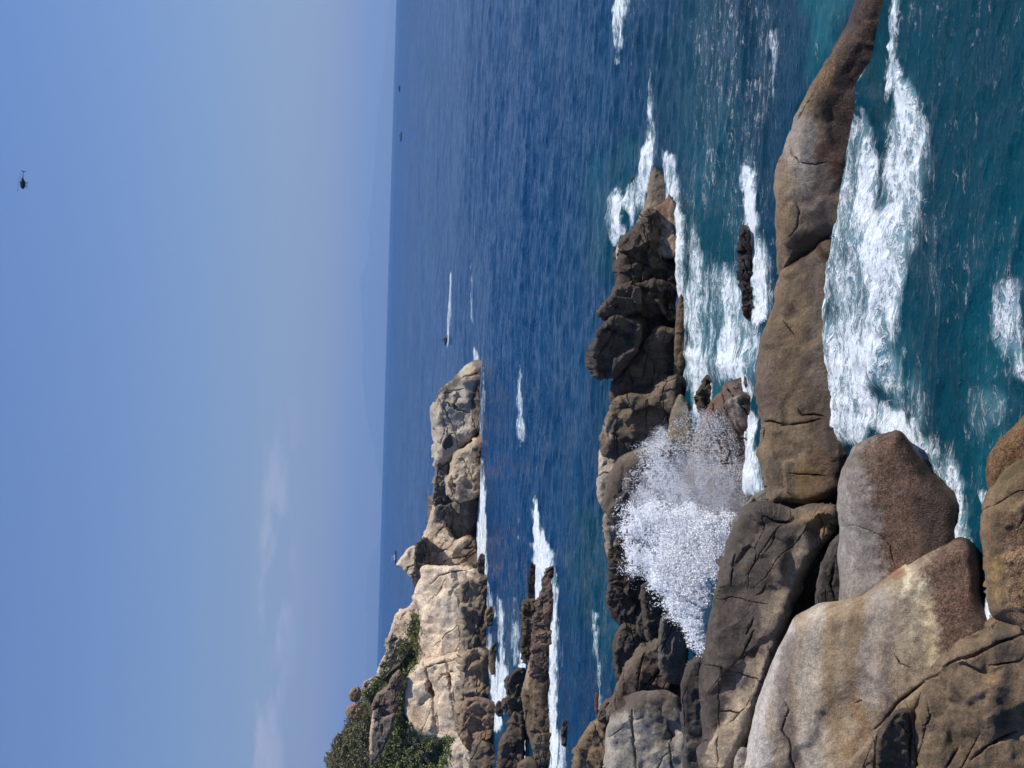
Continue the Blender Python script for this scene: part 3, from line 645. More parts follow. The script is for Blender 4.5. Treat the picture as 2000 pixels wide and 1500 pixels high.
# ================================================================== MIDDLE RIDGE
G2 = 'rocks of the middle ridge'
rk('boulder', 'smooth tapering finger of rock at the far tip of the middle ridge', G2,
   [(1278,327),(1268,350),(1262,390),(1250,420),(1246,440),(1290,440),(1305,395),(1306,350),(1292,334)], wl=(1293,360), lean=0.8, yaw=0.3, T=1.0, R=0.9, c1=(138,124,102), c2=(110,98,82), facet=0.1, auto=1, wet=0.5)
rk('boulder', 'sunlit speckled block low at the tip of the middle ridge', G2,
   [(1308,380),(1294,395),(1278,405),(1272,418),(1282,432),(1278,470),(1268,494),(1284,504),(1325,500),(1332,440),(1322,400)], wl=(1321,450), lean=0.9, yaw=0.3, T=1.2, R=0.7, c1=(158,138,116), c2=(124,104,86), facet=0.2, auto=1, wet=0.35,
   stains=[([(1300,395),(1290,415)], 12, (110,80,66), .8)])
rk('boulder', 'dark blocky fractured rock mass behind the sunlit block on the ridge', G2,
   [(1264,408),(1248,434),(1234,455),(1219,466),(1212,500),(1211,530),(1203,556),(1196,575),(1215,625),(1250,650),(1335,640),(1338,600),(1334,540),(1330,505),(1300,500),(1284,480),(1290,430),(1282,412)],
   wl=(1318,570), lean=0.25, yaw=-0.1, T=1.6, R=0.5, c1=(96,82,68), c2=(64,55,48), facet=0.9, fsize=0.26, rough=1.0, auto=10, autodir=60, wet=1.0)
rk('boulder', 'small pale rounded boulder peeking out behind the fractured ridge', G2,
   [(1224,460),(1208,474),(1203,490),(1204,510),(1212,522),(1235,515),(1240,468)], D=88.5, lean=0.5, yaw=0.3, T=0.8, R=1.0, c1=(186,170,148), c2=(160,144,124), facet=0.1, auto=0, wet=0.5)
rk('boulder', 'jutting pointed ledge on the crest of the middle ridge', G2,
   [(1164,611),(1172,599),(1194,580),(1204,560),(1250,560),(1252,606),(1216,620),(1182,626)], D=82.4, lean=0.2, yaw=-0.2, T=1.4, R=0.6, c1=(98,86,74), c2=(70,62,54), facet=0.5, auto=3, wet=0.5)
rk('boulder', 'overhanging rounded dark boulder perched on the crest of the ridge', G2,
   [(1196,618),(1174,638),(1159,668),(1154,690),(1157,718),(1164,737),(1180,743),(1202,738),(1218,716),(1238,694),(1252,668),(1248,632),(1220,616)],
   D=82.6, lean=0.1, yaw=-0.3, T=1.8, R=0.55, k=2.4, c1=(90,80,70), c2=(66,59,52), facet=0.5, fsize=0.5, rough=0.6, auto=2, wet=0.5, jit=1.2)
rk('boulder', 'dark jumble of blocks under the overhanging ridge boulder', G2,
   [(1204,560),(1300,550),(1336,600),(1336,660),(1300,672),(1268,694),(1240,704),(1214,694),(1200,640)], wl=(1318,640), lean=0.25, yaw=-0.3, T=1.3, R=0.5, c1=(92,77,64), c2=(60,50,43), facet=1.0, fsize=0.28, rough=1.1, auto=8, wet=1.0)
rk('rock_slab', 'steep brown slab with fine veins below the overhanging boulder', G2,
   [(1288,636),(1250,680),(1226,714),(1206,734),(1193,756),(1194,790),(1240,790),(1280,770),(1340,760),(1342,700),(1336,650)], wl=(1322,700), lean=0.45, yaw=-0.5, T=1.6, R=0.7, c1=(112,96,80), c2=(84,72,60), facet=0.3, auto=5, autodir=95, wet=1.0,
   stains=[([(1300,710),(1290,740)], 9, (134,104,70), .6)])
rk('boulder', 'ribbed brown rock with wavy strata in the middle of the ridge', G2,
   [(1330,728),(1286,745),(1266,765),(1226,770),(1200,780),(1189,802),(1175,830),(1171,852),(1180,890),(1216,896),(1250,880),(1320,866),(1336,810)], wl=(1328,790), lean=0.45, yaw=-0.35, T=1.8, R=0.75, c1=(128,112,92), c2=(92,80,66), facet=0.35, rough=1.2, auto=7, autodir=80, wet=0.8,
   stains=[([(1215,850),(1240,880)], 12, (70,64,58), .7), ([(1180,830),(1188,850)], 8, (168,154,134), .7)])
rk('boulder', 'pale cream boulder with a notch behind the ribbed ridge rock', G2,
   [(1186,856),(1170,878),(1167,930),(1165,960),(1171,985),(1188,1000),(1230,970),(1225,880)], D=86.0, lean=0.5, yaw=0.2, T=1.4, R=0.8, c1=(190,176,154), c2=(150,138,120), facet=0.2, auto=1, wet=0.5, cracks=[([(1168,930),(1180,922),(1192,924)], 1.8, 1.2)])
rk('boulder', 'broad dark domed boulder half hidden by the flying spray', G2,
   [(1318,856),(1272,869),(1240,879),(1209,896),(1194,922),(1181,957),(1177,982),(1185,1008),(1205,1035),(1300,1060),(1350,980),(1345,900)], D=75.5, lean=0.5, yaw=-0.3, T=2.2, R=0.9, c1=(112,98,82), c2=(84,74,64), facet=0.15, auto=2, wet=0.5)
rk('rock_slab', 'smooth wet tan slab washed by foam under the ribbed rock', G2,
   [(1328,770),(1312,800),(1303,850),(1303,900),(1310,1000),(1340,1060),(1420,1000),(1400,880),(1362,840),(1350,800)], wl=(1352,820), lean=0.9, T=1.0, R=0.8, c1=(138,126,108), c2=(112,102,88), facet=0.1, auto=1, wet=0.25)
rk('rock_slab', 'wave washed brown slab with water streaming off it beside the foam channel', G2,
   [(1462,728),(1428,744),(1402,770),(1374,810),(1355,850),(1342,900),(1332,960),(1325,1060),(1470,1060),(1500,970),(1490,880),(1484,780)], wl=(1462,850), lean=1.1, T=1.3, R=0.8, c1=(122,104,88), c2=(86,72,62), facet=0.3, auto=6, autodir=60, wet=0.8,
   stains=[([(1440,760),(1452,800),(1455,850)], 5, (180,178,176), .35), ([(1432,780),(1440,830)], 3, (180,178,176), .35), ([(1410,770),(1385,810)], 9, (112,78,62), .7)])
rk('boulder', 'small mossy pointed rock rising from the white foam channel', G2,
   [(1403,706),(1386,720),(1371,745),(1363,766),(1368,820),(1400,810),(1412,770),(1418,740),(1410,714)], D=74.0, lean=0.4, yaw=-0.2, T=0.9, R=0.9, c1=(92,80,56), c2=(64,54,40), facet=0.7, rough=1.6, auto=2, wet=0.4)
rk('reef_rock', 'thin dark reef awash in foam behind the long tan whaleback', G2,
   [(1452,444),(1443,460),(1441,500),(1446,560),(1453,615),(1472,634),(1484,615),(1478,565),(1470,540),(1466,490),(1462,455)], wl=(1466,560), lean=0.5, T=0.5, R=0.9, c1=(72,58,52), c2=(50,42,40), facet=0.4, rough=1.5, auto=2, wet=1.2, mus=[([(1430,430),(1430,650),(1500,650),(1500,430)], 5, (62,50,46))])
rk('reef_rock', 'low smooth brown rock along the foot of the middle ridge', G2,
   [(1330,574),(1322,600),(1318,660),(1316,740),(1336,720),(1342,640),(1340,595)], wl=(1334,640), lean=0.5, T=0.4, R=0.9, c1=(118,100,76), c2=(98,82,62), facet=0.1, auto=0, wet=0.2)
rk('reef_rock', 'tiny dark rock tip in the water off the ridge point', G2,
   [(1232,346),(1233,356),(1240,362),(1248,354),(1243,345)], wl=(1238,352), lean=0.3, T=0.3, R=0.9, c1=(84,70,60), c2=(62,52,46), auto=0, wet=0.2, facet=0.3)
rk('boulder', 'narrow pale boulder behind the spray on the ridge crest', G2,
   [(1180,1000),(1181,1050),(1189,1092),(1230,1100),(1240,1010)], D=84.0, lean=0.4, T=1.2, R=0.8, c1=(160,146,126), c2=(124,112,96), facet=0.2, auto=1, wet=0.4)
rk('boulder', 'wet mottled dark boulder with glistening bumps left of the spray', G2,
   [(1194,1072),(1188,1108),(1191,1142),(1208,1182),(1234,1200),(1262,1196),(1280,1130),(1260,1080),(1225,1064)], D=79.0, lean=0.3, yaw=-0.1, T=1.5, R=0.8, c1=(96,84,68), c2=(62,54,46), facet=0.7, rough=2.0, auto=4, wet=0.8)
rk('boulder', 'dark smooth rock under the mottled boulder by the teal water', G2,
   [(1188,1140),(1183,1172),(1194,1203),(1212,1222),(1244,1228),(1262,1200),(1210,1150)], D=78.0, lean=0.4, yaw=-0.2, T=1.0, R=0.8, c1=(84,75,66), c2=(62,56,50), facet=0.3, auto=2, wet=0.4)
rk('boulder', 'dark tongue shaped boulder hanging down beside the spray', G2,
   [(1270,1140),(1250,1146),(1254,1200),(1261,1246),(1275,1256),(1290,1232),(1310,1200),(1305,1150)], D=72.0, lean=0.2, yaw=-0.3, T=1.1, R=0.9, c1=(96,84,74), c2=(74,66,58), facet=0.2, auto=2, wet=0.4)
rk('boulder', 'small rounded dark stone jammed under the tongue shaped boulder', G2,
   [(1256,1192),(1243,1214),(1243,1234),(1256,1248),(1272,1246),(1268,1205)], D=74.5, lean=0.2, yaw=-0.2, T=0.7, R=1.0, c1=(88,78,70), c2=(66,60,54), facet=0.1, auto=0, wet=0.4)
rk('boulder', 'round shouldered brown boulder at the water left of the ridge', G2,
   [(1218,1214),(1201,1238),(1196,1270),(1199,1302),(1206,1330),(1240,1320),(1275,1270),(1262,1235),(1240,1220)], D=75.5, lean=0.35, yaw=-0.2, T=1.4, R=0.8, c1=(96,84,70), c2=(72,64,54), facet=0.35, auto=3, wet=0.4)
rk('rock_slab', 'broad brown tilted slab with curved cracks in front of the teal inlet', G2,
   [(1290,1246),(1262,1258),(1236,1283),(1216,1308),(1205,1330),(1195,1370),(1188,1410),(1320,1440),(1345,1350),(1330,1290)], D=67.5, lean=0.4, yaw=-0.25, T=1.6, R=0.6, c1=(116,100,82), c2=(90,78,66), facet=0.25, auto=5, autodir=100, wet=0.3,
   cracks=[([(1262,1262),(1252,1300),(1247,1345)], 2, .8), ([(1270,1335),(1290,1305),(1310,1300)], 3, 1.0), ([(1255,1345),(1275,1320),(1300,1318)], 2, .8)])
rk('rock_slab', 'grey upright slab between the brown tilted slab and the spray', G2,
   [(1318,1190),(1292,1208),(1286,1240),(1286,1300),(1300,1330),(1334,1335),(1345,1280),(1340,1225),(1332,1195)], D=62.5, lean=0.3, yaw=-0.3, T=1.0, R=0.7, c1=(112,104,92), c2=(86,80,72), facet=0.15, auto=2, wet=0.3,
   cracks=[([(1318,1215),(1300,1255),(1290,1275)], 1.6, .7)])
rk('boulder', 'large pale grey boulder with spattered dark cap at the left edge', G2,
   [(1212,1382),(1192,1398),(1184,1440),(1180,1500),(1176,1570),(1352,1570),(1350,1440),(1334,1366),(1296,1346),(1242,1356)], D=60.5, lean=0.7, yaw=0.0, T=2.0, R=0.6, k=2.4, c1=(176,166,150), c2=(142,132,118), facet=0.2, auto=4, autodir=90, wet=0.2,
   cracks=[([(1239,1385),(1238,1440),(1242,1530)], 2.2, 1.0), ([(1300,1400),(1310,1460),(1316,1530)], 2.0, .7), ([(1190,1440),(1220,1420)], 1.6, .6)],
   stains=[([(1215,1375),(1260,1362),(1310,1372)], 22, (88,78,68), .95), ([(1290,1390),(1300,1450)], 22, (104,92,80), .75)])
rk('rock_slab', 'long dark slab lying between the pale boulder and the lichened slab', G2,
   [(1370,1280),(1346,1294),(1331,1330),(1330,1400),(1333,1450),(1335,1500),(1334,1570),(1395,1570),(1400,1440),(1396,1330),(1388,1284)], D=54.5, lean=0.3, yaw=-0.1, T=1.0, R=0.8, c1=(92,83,74), c2=(72,65,58), facet=0.15, auto=2, wet=0.2)
rk('boulder', 'brown creased boulder at the water by the left edge of the view', G2,
   [(1172,1398),(1146,1420),(1130,1450),(1119,1484),(1110,1570),(1200,1570),(1206,1440),(1190,1404)], D=77.0, lean=0.5, yaw=-0.1, T=1.4, R=0.8, c1=(138,116,86), c2=(108,92,70), facet=0.3, auto=5, wet=0.4)
rk('boulder', 'small reddish rock between the creased boulder and the tilted slab', G2,
   [(1186,1366),(1171,1384),(1167,1410),(1180,1430),(1210,1420),(1206,1374)], D=76.0, lean=0.4, T=0.8, R=0.8, c1=(118,94,74), c2=(92,76,62), facet=0.4, auto=3, wet=0.4)
rk('reef_rock', 'small lone rock in the inlet off the near reef', G2,
   [(1102,1408),(1096,1420),(1095,1440),(1098,1456),(1108,1458),(1114,1440),(1112,1415)], wl=(1108,1435), lean=0.4, T=0.8, R=0.9, c1=(104,92,76), c2=(76,68,58), facet=0.4, auto=2, wet=0.7)
rk('reef_rock', 'thin reddish rock awash beside the creased boulder', G2,
   [(1164,1352),(1161,1366),(1161,1388),(1166,1395),(1172,1380),(1171,1358)], wl=(1169,1372), lean=0.4, T=0.4, R=0.9, c1=(118,76,60), c2=(92,60,50), facet=0.2, auto=0, wet=0.1)
rk('bedrock', None, None, [(1260,440),(1225,520),(1225,700),(1215,830),(1215,960),(1215,1100),(1230,1250),(1225,1400),(1220,1570),(1400,1570),(1390,1300),(1350,1000),(1345,700),(1330,460)], cat=None, kind='structure', D=87.5, lean=0.1, yaw=0.2, T=1.5, Tb=4, R=0.4, c1=DK, c2=DK2, facet=0.5, wet=1.5, auto=0, s=7)

# ================================================================== NEAR REEF
G3 = 'rocks of the reef in the bay'
RB, RB2 = (124, 104, 82), (86, 72, 60)
fa = dict(grain=0.4)
rk('reef_rock', 'long flat reddish brown rock ledge at the outer end of the reef', G3,
   [(1077,1108),(1064,1120),(1054,1160),(1045,1190),(1040,1230),(1035,1290),(1032,1320),(1068,1316),(1084,1250),(1090,1180),(1086,1130)], wl=(1079,1200), lean=1.0, T=1.8, R=0.8, c1=(122,102,88), c2=(86,70,60), facet=1.0, fsize=0.16, rough=1.8, auto=8, autodir=90, wet=0.5, **fa)
rk('reef_rock', 'thin dark reef strip standing in foam off the ledge', G3,
   [(1040,1096),(1033,1110),(1030,1150),(1032,1168),(1046,1172),(1048,1130)], wl=(1043,1140), lean=0.3, T=1.0, R=0.9, c1=(76,66,54), c2=(52,46,40), facet=0.4, auto=1, wet=2.0, **fa)
rk('reef_rock', 'rugged ochre and black reef rock behind the reddish ledge', G3,
   [(1024,1172),(1018,1190),(1020,1230),(1016,1270),(1024,1296),(1052,1290),(1052,1180)], D=148, lean=0.5, yaw=-0.2, T=1.8, R=0.8, c1=(118,98,66), c2=(58,50,42), mixs=0.6, facet=0.9, fsize=0.16, rough=1.8, auto=5, wet=1.0, **fa)
rk('rock_slab', 'brown leaning slab on the reef with pale streaks', G3,
   [(1046,1284),(1031,1300),(1022,1340),(1021,1380),(1028,1420),(1040,1465),(1048,1500),(1064,1440),(1062,1360),(1062,1300)], D=142, lean=0.8, yaw=0.0, T=1.4, R=0.8, c1=(128,110,84), c2=(94,80,62), facet=0.2, auto=4, autodir=90, wet=0.6, stains=[([(1035,1300),(1028,1340)], 6, (190,166,132), .6)], **fa)
rk('boulder', 'square shouldered brown block at the front of the reef by white surf', G3,
   [(1062,1298),(1046,1310),(1040,1350),(1040,1400),(1042,1427),(1078,1430),(1082,1350),(1080,1308)], wl=(1071,1370), lean=0.5, T=2.2, R=0.6, k=2.6, c1=(126,106,84), c2=(94,80,64), facet=0.4, auto=4, wet=0.8, **fa)
rk('boulder', 'dark top block on the reef left of the square block', G3,
   [(1048,1432),(1040,1455),(1042,1478),(1052,1494),(1080,1490),(1084,1450),(1080,1432)], wl=(1073,1460), lean=0.4, T=1.8, R=0.7, c1=(110,96,80), c2=(76,66,56), facet=0.5, auto=3, wet=0.8, **fa)
rk('boulder', 'pair of rounded dark humps at the inner end of the reef', G3,
   [(1006,1308),(990,1325),(987,1345),(990,1360),(981,1366),(979,1382),(988,1392),(1000,1405),(1024,1400),(1030,1340),(1024,1304)], D=158, lean=0.4, yaw=-0.2, T=2.0, R=0.8, c1=(100,88,70), c2=(66,58,48), facet=0.7, auto=4, wet=1.0, **fa)
rk('boulder', 'brown rocky lump between the reef and the headland foot', G3,
   [(1002,1392),(985,1430),(974,1462),(968,1570),(1024,1570),(1026,1460),(1024,1400)], D=156, lean=0.6, T=2.2, R=0.7, c1=(112,96,76), c2=(76,66,54), facet=0.7, fsize=0.2, auto=5, wet=1.0, **fa)
rk('boulder', 'brown rock at the left edge where the reef leaves the view', G3,
   [(1030,1478),(1010,1500),(1004,1570),(1084,1570),(1082,1496),(1056,1486)], D=140, lean=0.6, T=1.8, R=0.8, c1=(128,108,82), c2=(96,82,64), facet=0.4, auto=3, wet=0.8, **fa)

# ================================================================== HEADLAND
G4 = 'rocks of the far headland'
CM, CM2 = (224, 202, 172), (196, 176, 150)
HG, HG2 = (168, 154, 136), (132, 120, 106)
ha = dict(grain=0.3)
def hd(label, poly, name='rock_slab', **kw):
    d = dict(lean=0.8, facet=0.45, fsize=0.25, auto=4, wet=2.0, grain=0.3, c1=CM, c2=CM2, R=0.7, rough=1.0); d.update(kw)
    return rk(name, label, G4, poly, keep='head', **d)
hill_me, _ = rock_mesh('hillside', [(633,1600),(640,1500),(648,1470),(656,1450),(666,1436),(681,1405),(702,1372),(714,1346),(738,1322),(772,1292),(800,1242),(818,1200),(850,1220),(880,1300),(900,1400),(930,1600)], D=247, lean=1.05, yaw=-0.05, T=8, Tb=60, R=0.7, c1=(92,84,56), c2=(70,66,44), auto=0, facet=0.3, wl=None, keep='hill', s=4)
hill = link('hillside', hill_me, ROCK); tag(hill, kind='structure'); hill['wet_h'] = 0.5; hill['grain'] = 0.25
core, _ = rock_mesh('headland_core', [(860,880),(852,960),(845,1010),(836,1080),(834,1130),(825,1180),(830,1260),(835,1400),(870,1600),(985,1600),(975,1400),(965,1200),(955,1000),(950,880)], D=292, lean=0.2, yaw=0.0, T=3, Tb=25, R=0.5, c1=HG2, c2=DK, auto=0, facet=0.4, s=4)
core_o = link('headland_core', core, ROCK); tag(core_o, kind='structure'); core_o['wet_h'] = 2.0; core_o['grain'] = 0.3

hd('great grey boulder forming the seaward end of the far headland', [(952,702),(935,703),(915,712),(896,734),(870,750),(853,770),(845,790),(840,802),(841,830),(846,860),(847,905),(858,912),(884,896),(908,876),(935,852),(956,848),(960,760)], name='boulder',
   wl=(938,790), lean=0.55, yaw=0.1, T=7, R=0.75, c1=(196,184,164), c2=(160,148,130), wet=1.8, auto=6, facet=0.5,
   cracks=[([(892,738),(905,735),(933,730)], 2.0, 1.1), ([(870,770),(886,762),(905,760)], 1.8, .9), ([(868,780),(890,800),(915,806)], 1.8, 1.0), ([(895,775),(888,790),(895,800)], 2.4, 1.2), ([(878,848),(892,845),(895,870)], 1.8, 1.0)],
   stains=[([(852,775),(875,758),(892,742)], 9, (66,62,58), .9), ([(915,735),(930,715)], 12, (196,174,146), .7), ([(930,760),(930,840)], 9, (124,104,82), .7)])
hd('tan faceted boulder next to the seaward end, split off by a dark crack', [(945,846),(910,872),(889,884),(884,898),(876,925),(870,942),(872,967),(884,978),(912,978),(938,968),(955,930),(956,860)], name='boulder',
   wl=(940,900), lean=0.6, yaw=0.2, T=4.5, R=0.7, c1=(192,172,144), c2=(152,138,118), wet=1.6, facet=0.6, stains=[([(925,895),(935,880)], 8, (92,80,66), .7), ([(905,950),(908,968)], 9, (62,60,60), .7)])
hd('dark triangular rock set in the top of the seaward headland', [(878,846),(866,860),(860,884),(864,897),(880,894),(888,880),(884,862)], name='boulder', D=251, lean=0.05, yaw=-0.6, T=1.5, R=0.5, c1=(74,72,70), c2=(58,56,55), auto=0, facet=0.3)
hd('row of small grey blocks along the headland crest', [(856,894),(850,920),(847,950),(846,985),(862,990),(876,970),(876,930),(876,902)], name='boulder', D=252, lean=0.4, yaw=-0.4, T=2.5, R=0.5, c1=(142,132,118), c2=(92,86,80), facet=1.2, fsize=0.22, auto=6)
hd('smooth dark rounded boulder in the headland cleft above white surf', [(930,968),(897,970),(880,985),(874,1006),(879,1042),(893,1062),(918,1054),(938,1016),(945,985)], name='boulder', wl=(932,1000), lean=0.5, yaw=-0.35, T=4, R=0.8, c1=(130,118,104), c2=(92,84,76), wet=2.2, facet=0.3)
hd('broken grey rocks above the dark cleft boulder', [(858,985),(850,1000),(853,1030),(866,1040),(884,1020),(882,992)], name='boulder', D=250, lean=0.3, yaw=-0.4, T=2, R=0.6, c1=(126,118,106), c2=(84,78,72), facet=1.0, auto=3)
hd('cream slab with slanting joints rising from the cleft', [(847,988),(838,1010),(828,1040),(824,1062),(828,1090),(824,1116),(832,1140),(880,1140),(925,1130),(940,1110),(932,1062),(915,1046),(893,1054),(878,1036),(868,1004)], D=247, lean=0.9, yaw=0.0, T=3.5, R=0.45, c1=(214,192,162), c2=(178,158,134), facet=0.5, wet=3.0, auto=6, autodir=130,
   cracks=[([(850,1080),(875,1072),(890,1050)], 1.8, 1.1), ([(850,1106),(880,1092),(920,1085)], 1.8, 1.1), ([(905,1072),(920,1070)], 1.6, .9)], stains=[([(895,1080),(915,1075),(912,1105)], 12, (128,112,92), .8)])
hd('rounded dark base stone carrying the helmet shaped rock', [(824,1052),(812,1062),(808,1090),(808,1124),(806,1134),(814,1146),(836,1146),(838,1058)], name='boulder', D=251, lean=0.1, yaw=-0.3, T=3, R=0.6, c1=(112,104,92), c2=(76,70,64), facet=0.7, auto=3)
hd('cream helmet shaped boulder perched above the headland with sea behind', [(774,1104),(780,1092),(788,1082),(794,1073),(807,1066),(822,1070),(824,1096),(817,1114),(804,1130),(794,1120),(784,1110)], name='boulder', D=249, lean=0.5, yaw=0.3, T=3.2, R=0.9, c1=(216,196,168), c2=(190,172,148), facet=0.25, auto=1,
   cracks=[([(793,1122),(796,1108),(812,1103),(823,1104)], 1.6, 1.2)], stains=[([(812,1120),(820,1100)], 7, (120,116,100), .6)])
hd('big smooth cream slab sloping down the middle of the headland', [(830,1104),(821,1128),(814,1150),(806,1166),(812,1182),(822,1196),(818,1230),(816,1270),(821,1302),(842,1312),(872,1302),(920,1296),(936,1240),(935,1195),(934,1160),(936,1110)], D=239, lean=1.0, yaw=0.05, T=4.0, R=0.4, c1=(230,208,178), c2=(204,184,158), facet=0.3, auto=5, autodir=120, wet=2.0,
   cracks=[([(840,1140),(855,1125),(880,1118),(920,1110)], 1.8, 1.1)], stains=[([(890,1170),(895,1250)], 9, (164,154,140), .6), ([(870,1180),(880,1260)], 10, (196,186,168), .6)])
hd('big cream slab with two long parallel cracks', [(824,1294),(806,1308),(791,1334),(788,1360),(793,1392),(803,1424),(820,1442),(856,1446),(912,1446),(935,1390),(938,1340),(930,1276),(868,1282)], D=230, lean=1.0, yaw=0.05, T=4.0, R=0.4, c1=(230,206,174), c2=(202,182,154), facet=0.35, auto=5, autodir=100, wet=2.0,
   cracks=[([(826,1290),(833,1330),(842,1375),(848,1424)], 2.6, 1.6), ([(868,1288),(876,1325),(884,1370),(893,1408)], 2.5, 1.5), ([(828,1306),(850,1296),(872,1290),(900,1284)], 3.2, 1.4), ([(852,1330),(862,1318),(882,1312)], 2.6, 1.2)],
   stains=[([(872,1340),(880,1390)], 12, (160,148,134), .6), ([(810,1380),(815,1420)], 9, (176,142,108), .5)])
hd('dark stained rock foot under the big smooth cream slab', [(900,1140),(898,1200),(905,1280),(955,1280),(962,1200),(955,1130),(928,1128)], wl=(948,1230), lean=0.5, yaw=-0.2, T=3, R=0.5, c1=(168,148,122), c2=(124,110,92), facet=0.8, wet=1.6, auto=6)
hd('dark wedge shaped rock at the foot of the smooth slab', [(895,1150),(893,1170),(898,1195),(915,1190),(925,1160),(915,1140)], name='boulder', D=237, lean=0.2, yaw=-0.4, T=1.5, R=0.6, c1=(106,96,84), c2=(80,72,64), auto=1)
hd('brown jointed rock foot under the double cracked slab', [(905,1278),(898,1330),(890,1400),(905,1455),(960,1450),(966,1380),(962,1320),(955,1270)], wl=(955,1330), lean=0.5, yaw=-0.2, T=3, R=0.5, c1=(172,150,122), c2=(122,108,90), facet=0.9, wet=1.4, auto=7)
hd('big rust brown boulder below the cream slabs by the foam', [(912,1362),(898,1400),(898,1440),(912,1464),(940,1470),(972,1450),(974,1400),(962,1368)], name='boulder', D=205, lean=0.6, yaw=-0.2, T=3.5, R=0.5, c1=(154,126,98), c2=(112,96,80), facet=0.7, wet=1.0, auto=4)
hd('pale cream boulder with wrinkled face at the left foot of the headland', [(902,1438),(880,1460),(866,1500),(858,1600),(930,1600),(928,1480),(918,1452)], name='boulder', D=206, lean=0.9, T=3, R=0.7, c1=(206,188,160), c2=(176,160,138), facet=0.4, auto=4)
hd('brown boulder at the left foot of the headland', [(926,1448),(916,1490),(914,1600),(985,1600),(980,1480),(958,1450)], name='boulder', D=200, lean=0.6, T=3, R=0.8, c1=(140,120,96), c2=(104,92,76), facet=0.4, wet=1.6, auto=4)
hd('rounded tan boulder at the waterline in front of the smooth slab', [(934,1120),(926,1135),(924,1160),(928,1186),(946,1194),(958,1170),(954,1130)], name='boulder', wl=(950,1150), lean=0.4, T=2, R=0.9, c1=(156,136,110), c2=(112,98,82), wet=1.2, auto=2)
hd('small ochre boulder on the waterline below the smooth slab', [(958,1184),(948,1194),(946,1212),(952,1224),(964,1220),(970,1196)], name='boulder', wl=(962,1200), lean=0.4, T=1.4, R=0.9, c1=(160,130,92), c2=(116,96,74), wet=0.6, auto=1)
hd('dark flat rock awash in the foam below the cleft', [(942,1080),(934,1090),(932,1112),(938,1124),(952,1122),(956,1095)], name='reef_rock', wl=(948,1100), lean=0.3, T=1.4, R=0.8, c1=(92,82,72), c2=(66,60,54), wet=2, auto=1)
hd('small brown rock on the foam beach below the double cracked slab', [(968,1255),(956,1270),(954,1300),(960,1318),(972,1312),(976,1280)], name='reef_rock', wl=(969,1290), lean=0.4, T=1.2, R=0.8, c1=(128,106,84), c2=(92,78,64), wet=0.8, auto=1)
hd('sharp dark rock splitting the foam at the head of the bay', [(975,1368),(968,1376),(966,1390),(974,1400),(986,1396),(986,1376)], name='reef_rock', wl=(983,1385), lean=0.3, T=1.2, R=0.7, c1=(104,90,74), c2=(72,64,54), wet=0.8, auto=1)
hd('sunlit cream slab on the skyline of the headland ridge', [(816,1160),(800,1184),(785,1190),(772,1200),(765,1220),(759,1246),(776,1260),(806,1250),(826,1200)], D=246, lean=1.1, T=3, R=0.6, c1=(220,198,168), c2=(194,174,148), auto=4, facet=0.4)
hd('broken grey blocks along the headland skyline', [(764,1238),(755,1254),(752,1280),(747,1294),(766,1298),(794,1280),(806,1246),(785,1244)], name='boulder', D=243, lean=0.7, yaw=-0.2, T=2.5, R=0.5, c1=(190,174,150), c2=(112,104,94), mixs=0.5, facet=1.3, fsize=0.2, rough=1.6, auto=6)
hd('pale smooth skyline slab above the sea horizon', [(752,1278),(741,1298),(736,1314),(744,1324),(762,1310),(770,1288)], D=243, lean=0.9, T=1.6, R=0.7, c1=(216,196,168), c2=(190,172,148), auto=1, facet=0.2)
hd('small grey crest rocks beside the balanced boulder', [(742,1316),(722,1325),(709,1334),(705,1350),(712,1362),(730,1352),(746,1330)], name='boulder', D=243, lean=0.7, yaw=-0.2, T=1.6, R=0.5, c1=(176,160,136), c2=(112,102,90), facet=1.2, fsize=0.25, auto=3)
hd('round brown balanced boulder standing out against the sky', [(700,1341),(687,1345),(681,1356),(684,1367),(693,1372),(703,1367),(706,1352)], name='boulder', D=240, lean=0.1, yaw=0.1, T=1.6, R=1.0, c1=(168,138,106), c2=(128,106,84), facet=0.3, auto=1)
hd('brown skyline boulder left of the balanced one', [(696,1374),(681,1378),(675,1388),(677,1400),(684,1408),(700,1404),(710,1384)], name='boulder', D=238, lean=0.3, yaw=0.1, T=1.6, R=0.9, c1=(170,142,110), c2=(128,110,88), facet=0.4, auto=1)
hd('grey brown outcrop in the middle of the green scrub', [(777,1308),(763,1325),(755,1341),(736,1355),(728,1372),(727,1396),(748,1404),(772,1394),(784,1362),(788,1330),(784,1312)], D=231, lean=0.7, yaw=-0.2, T=2.5, R=0.6, c1=(142,124,104), c2=(104,92,80), facet=0.5, auto=4,
   cracks=[([(727,1382),(740,1380),(757,1378)], 1.6, 1.2)])
hd('long low outcrop running left through the green scrub', [(730,1388),(724,1420),(721,1460),(724,1492),(742,1476),(764,1432),(772,1394),(750,1400)], D=227, lean=0.7, yaw=-0.1, T=2, R=0.6, c1=(136,122,106), c2=(100,90,80), facet=0.4, auto=4, stains=[([(727,1390),(723,1470)], 3, (206,176,146), .8)])

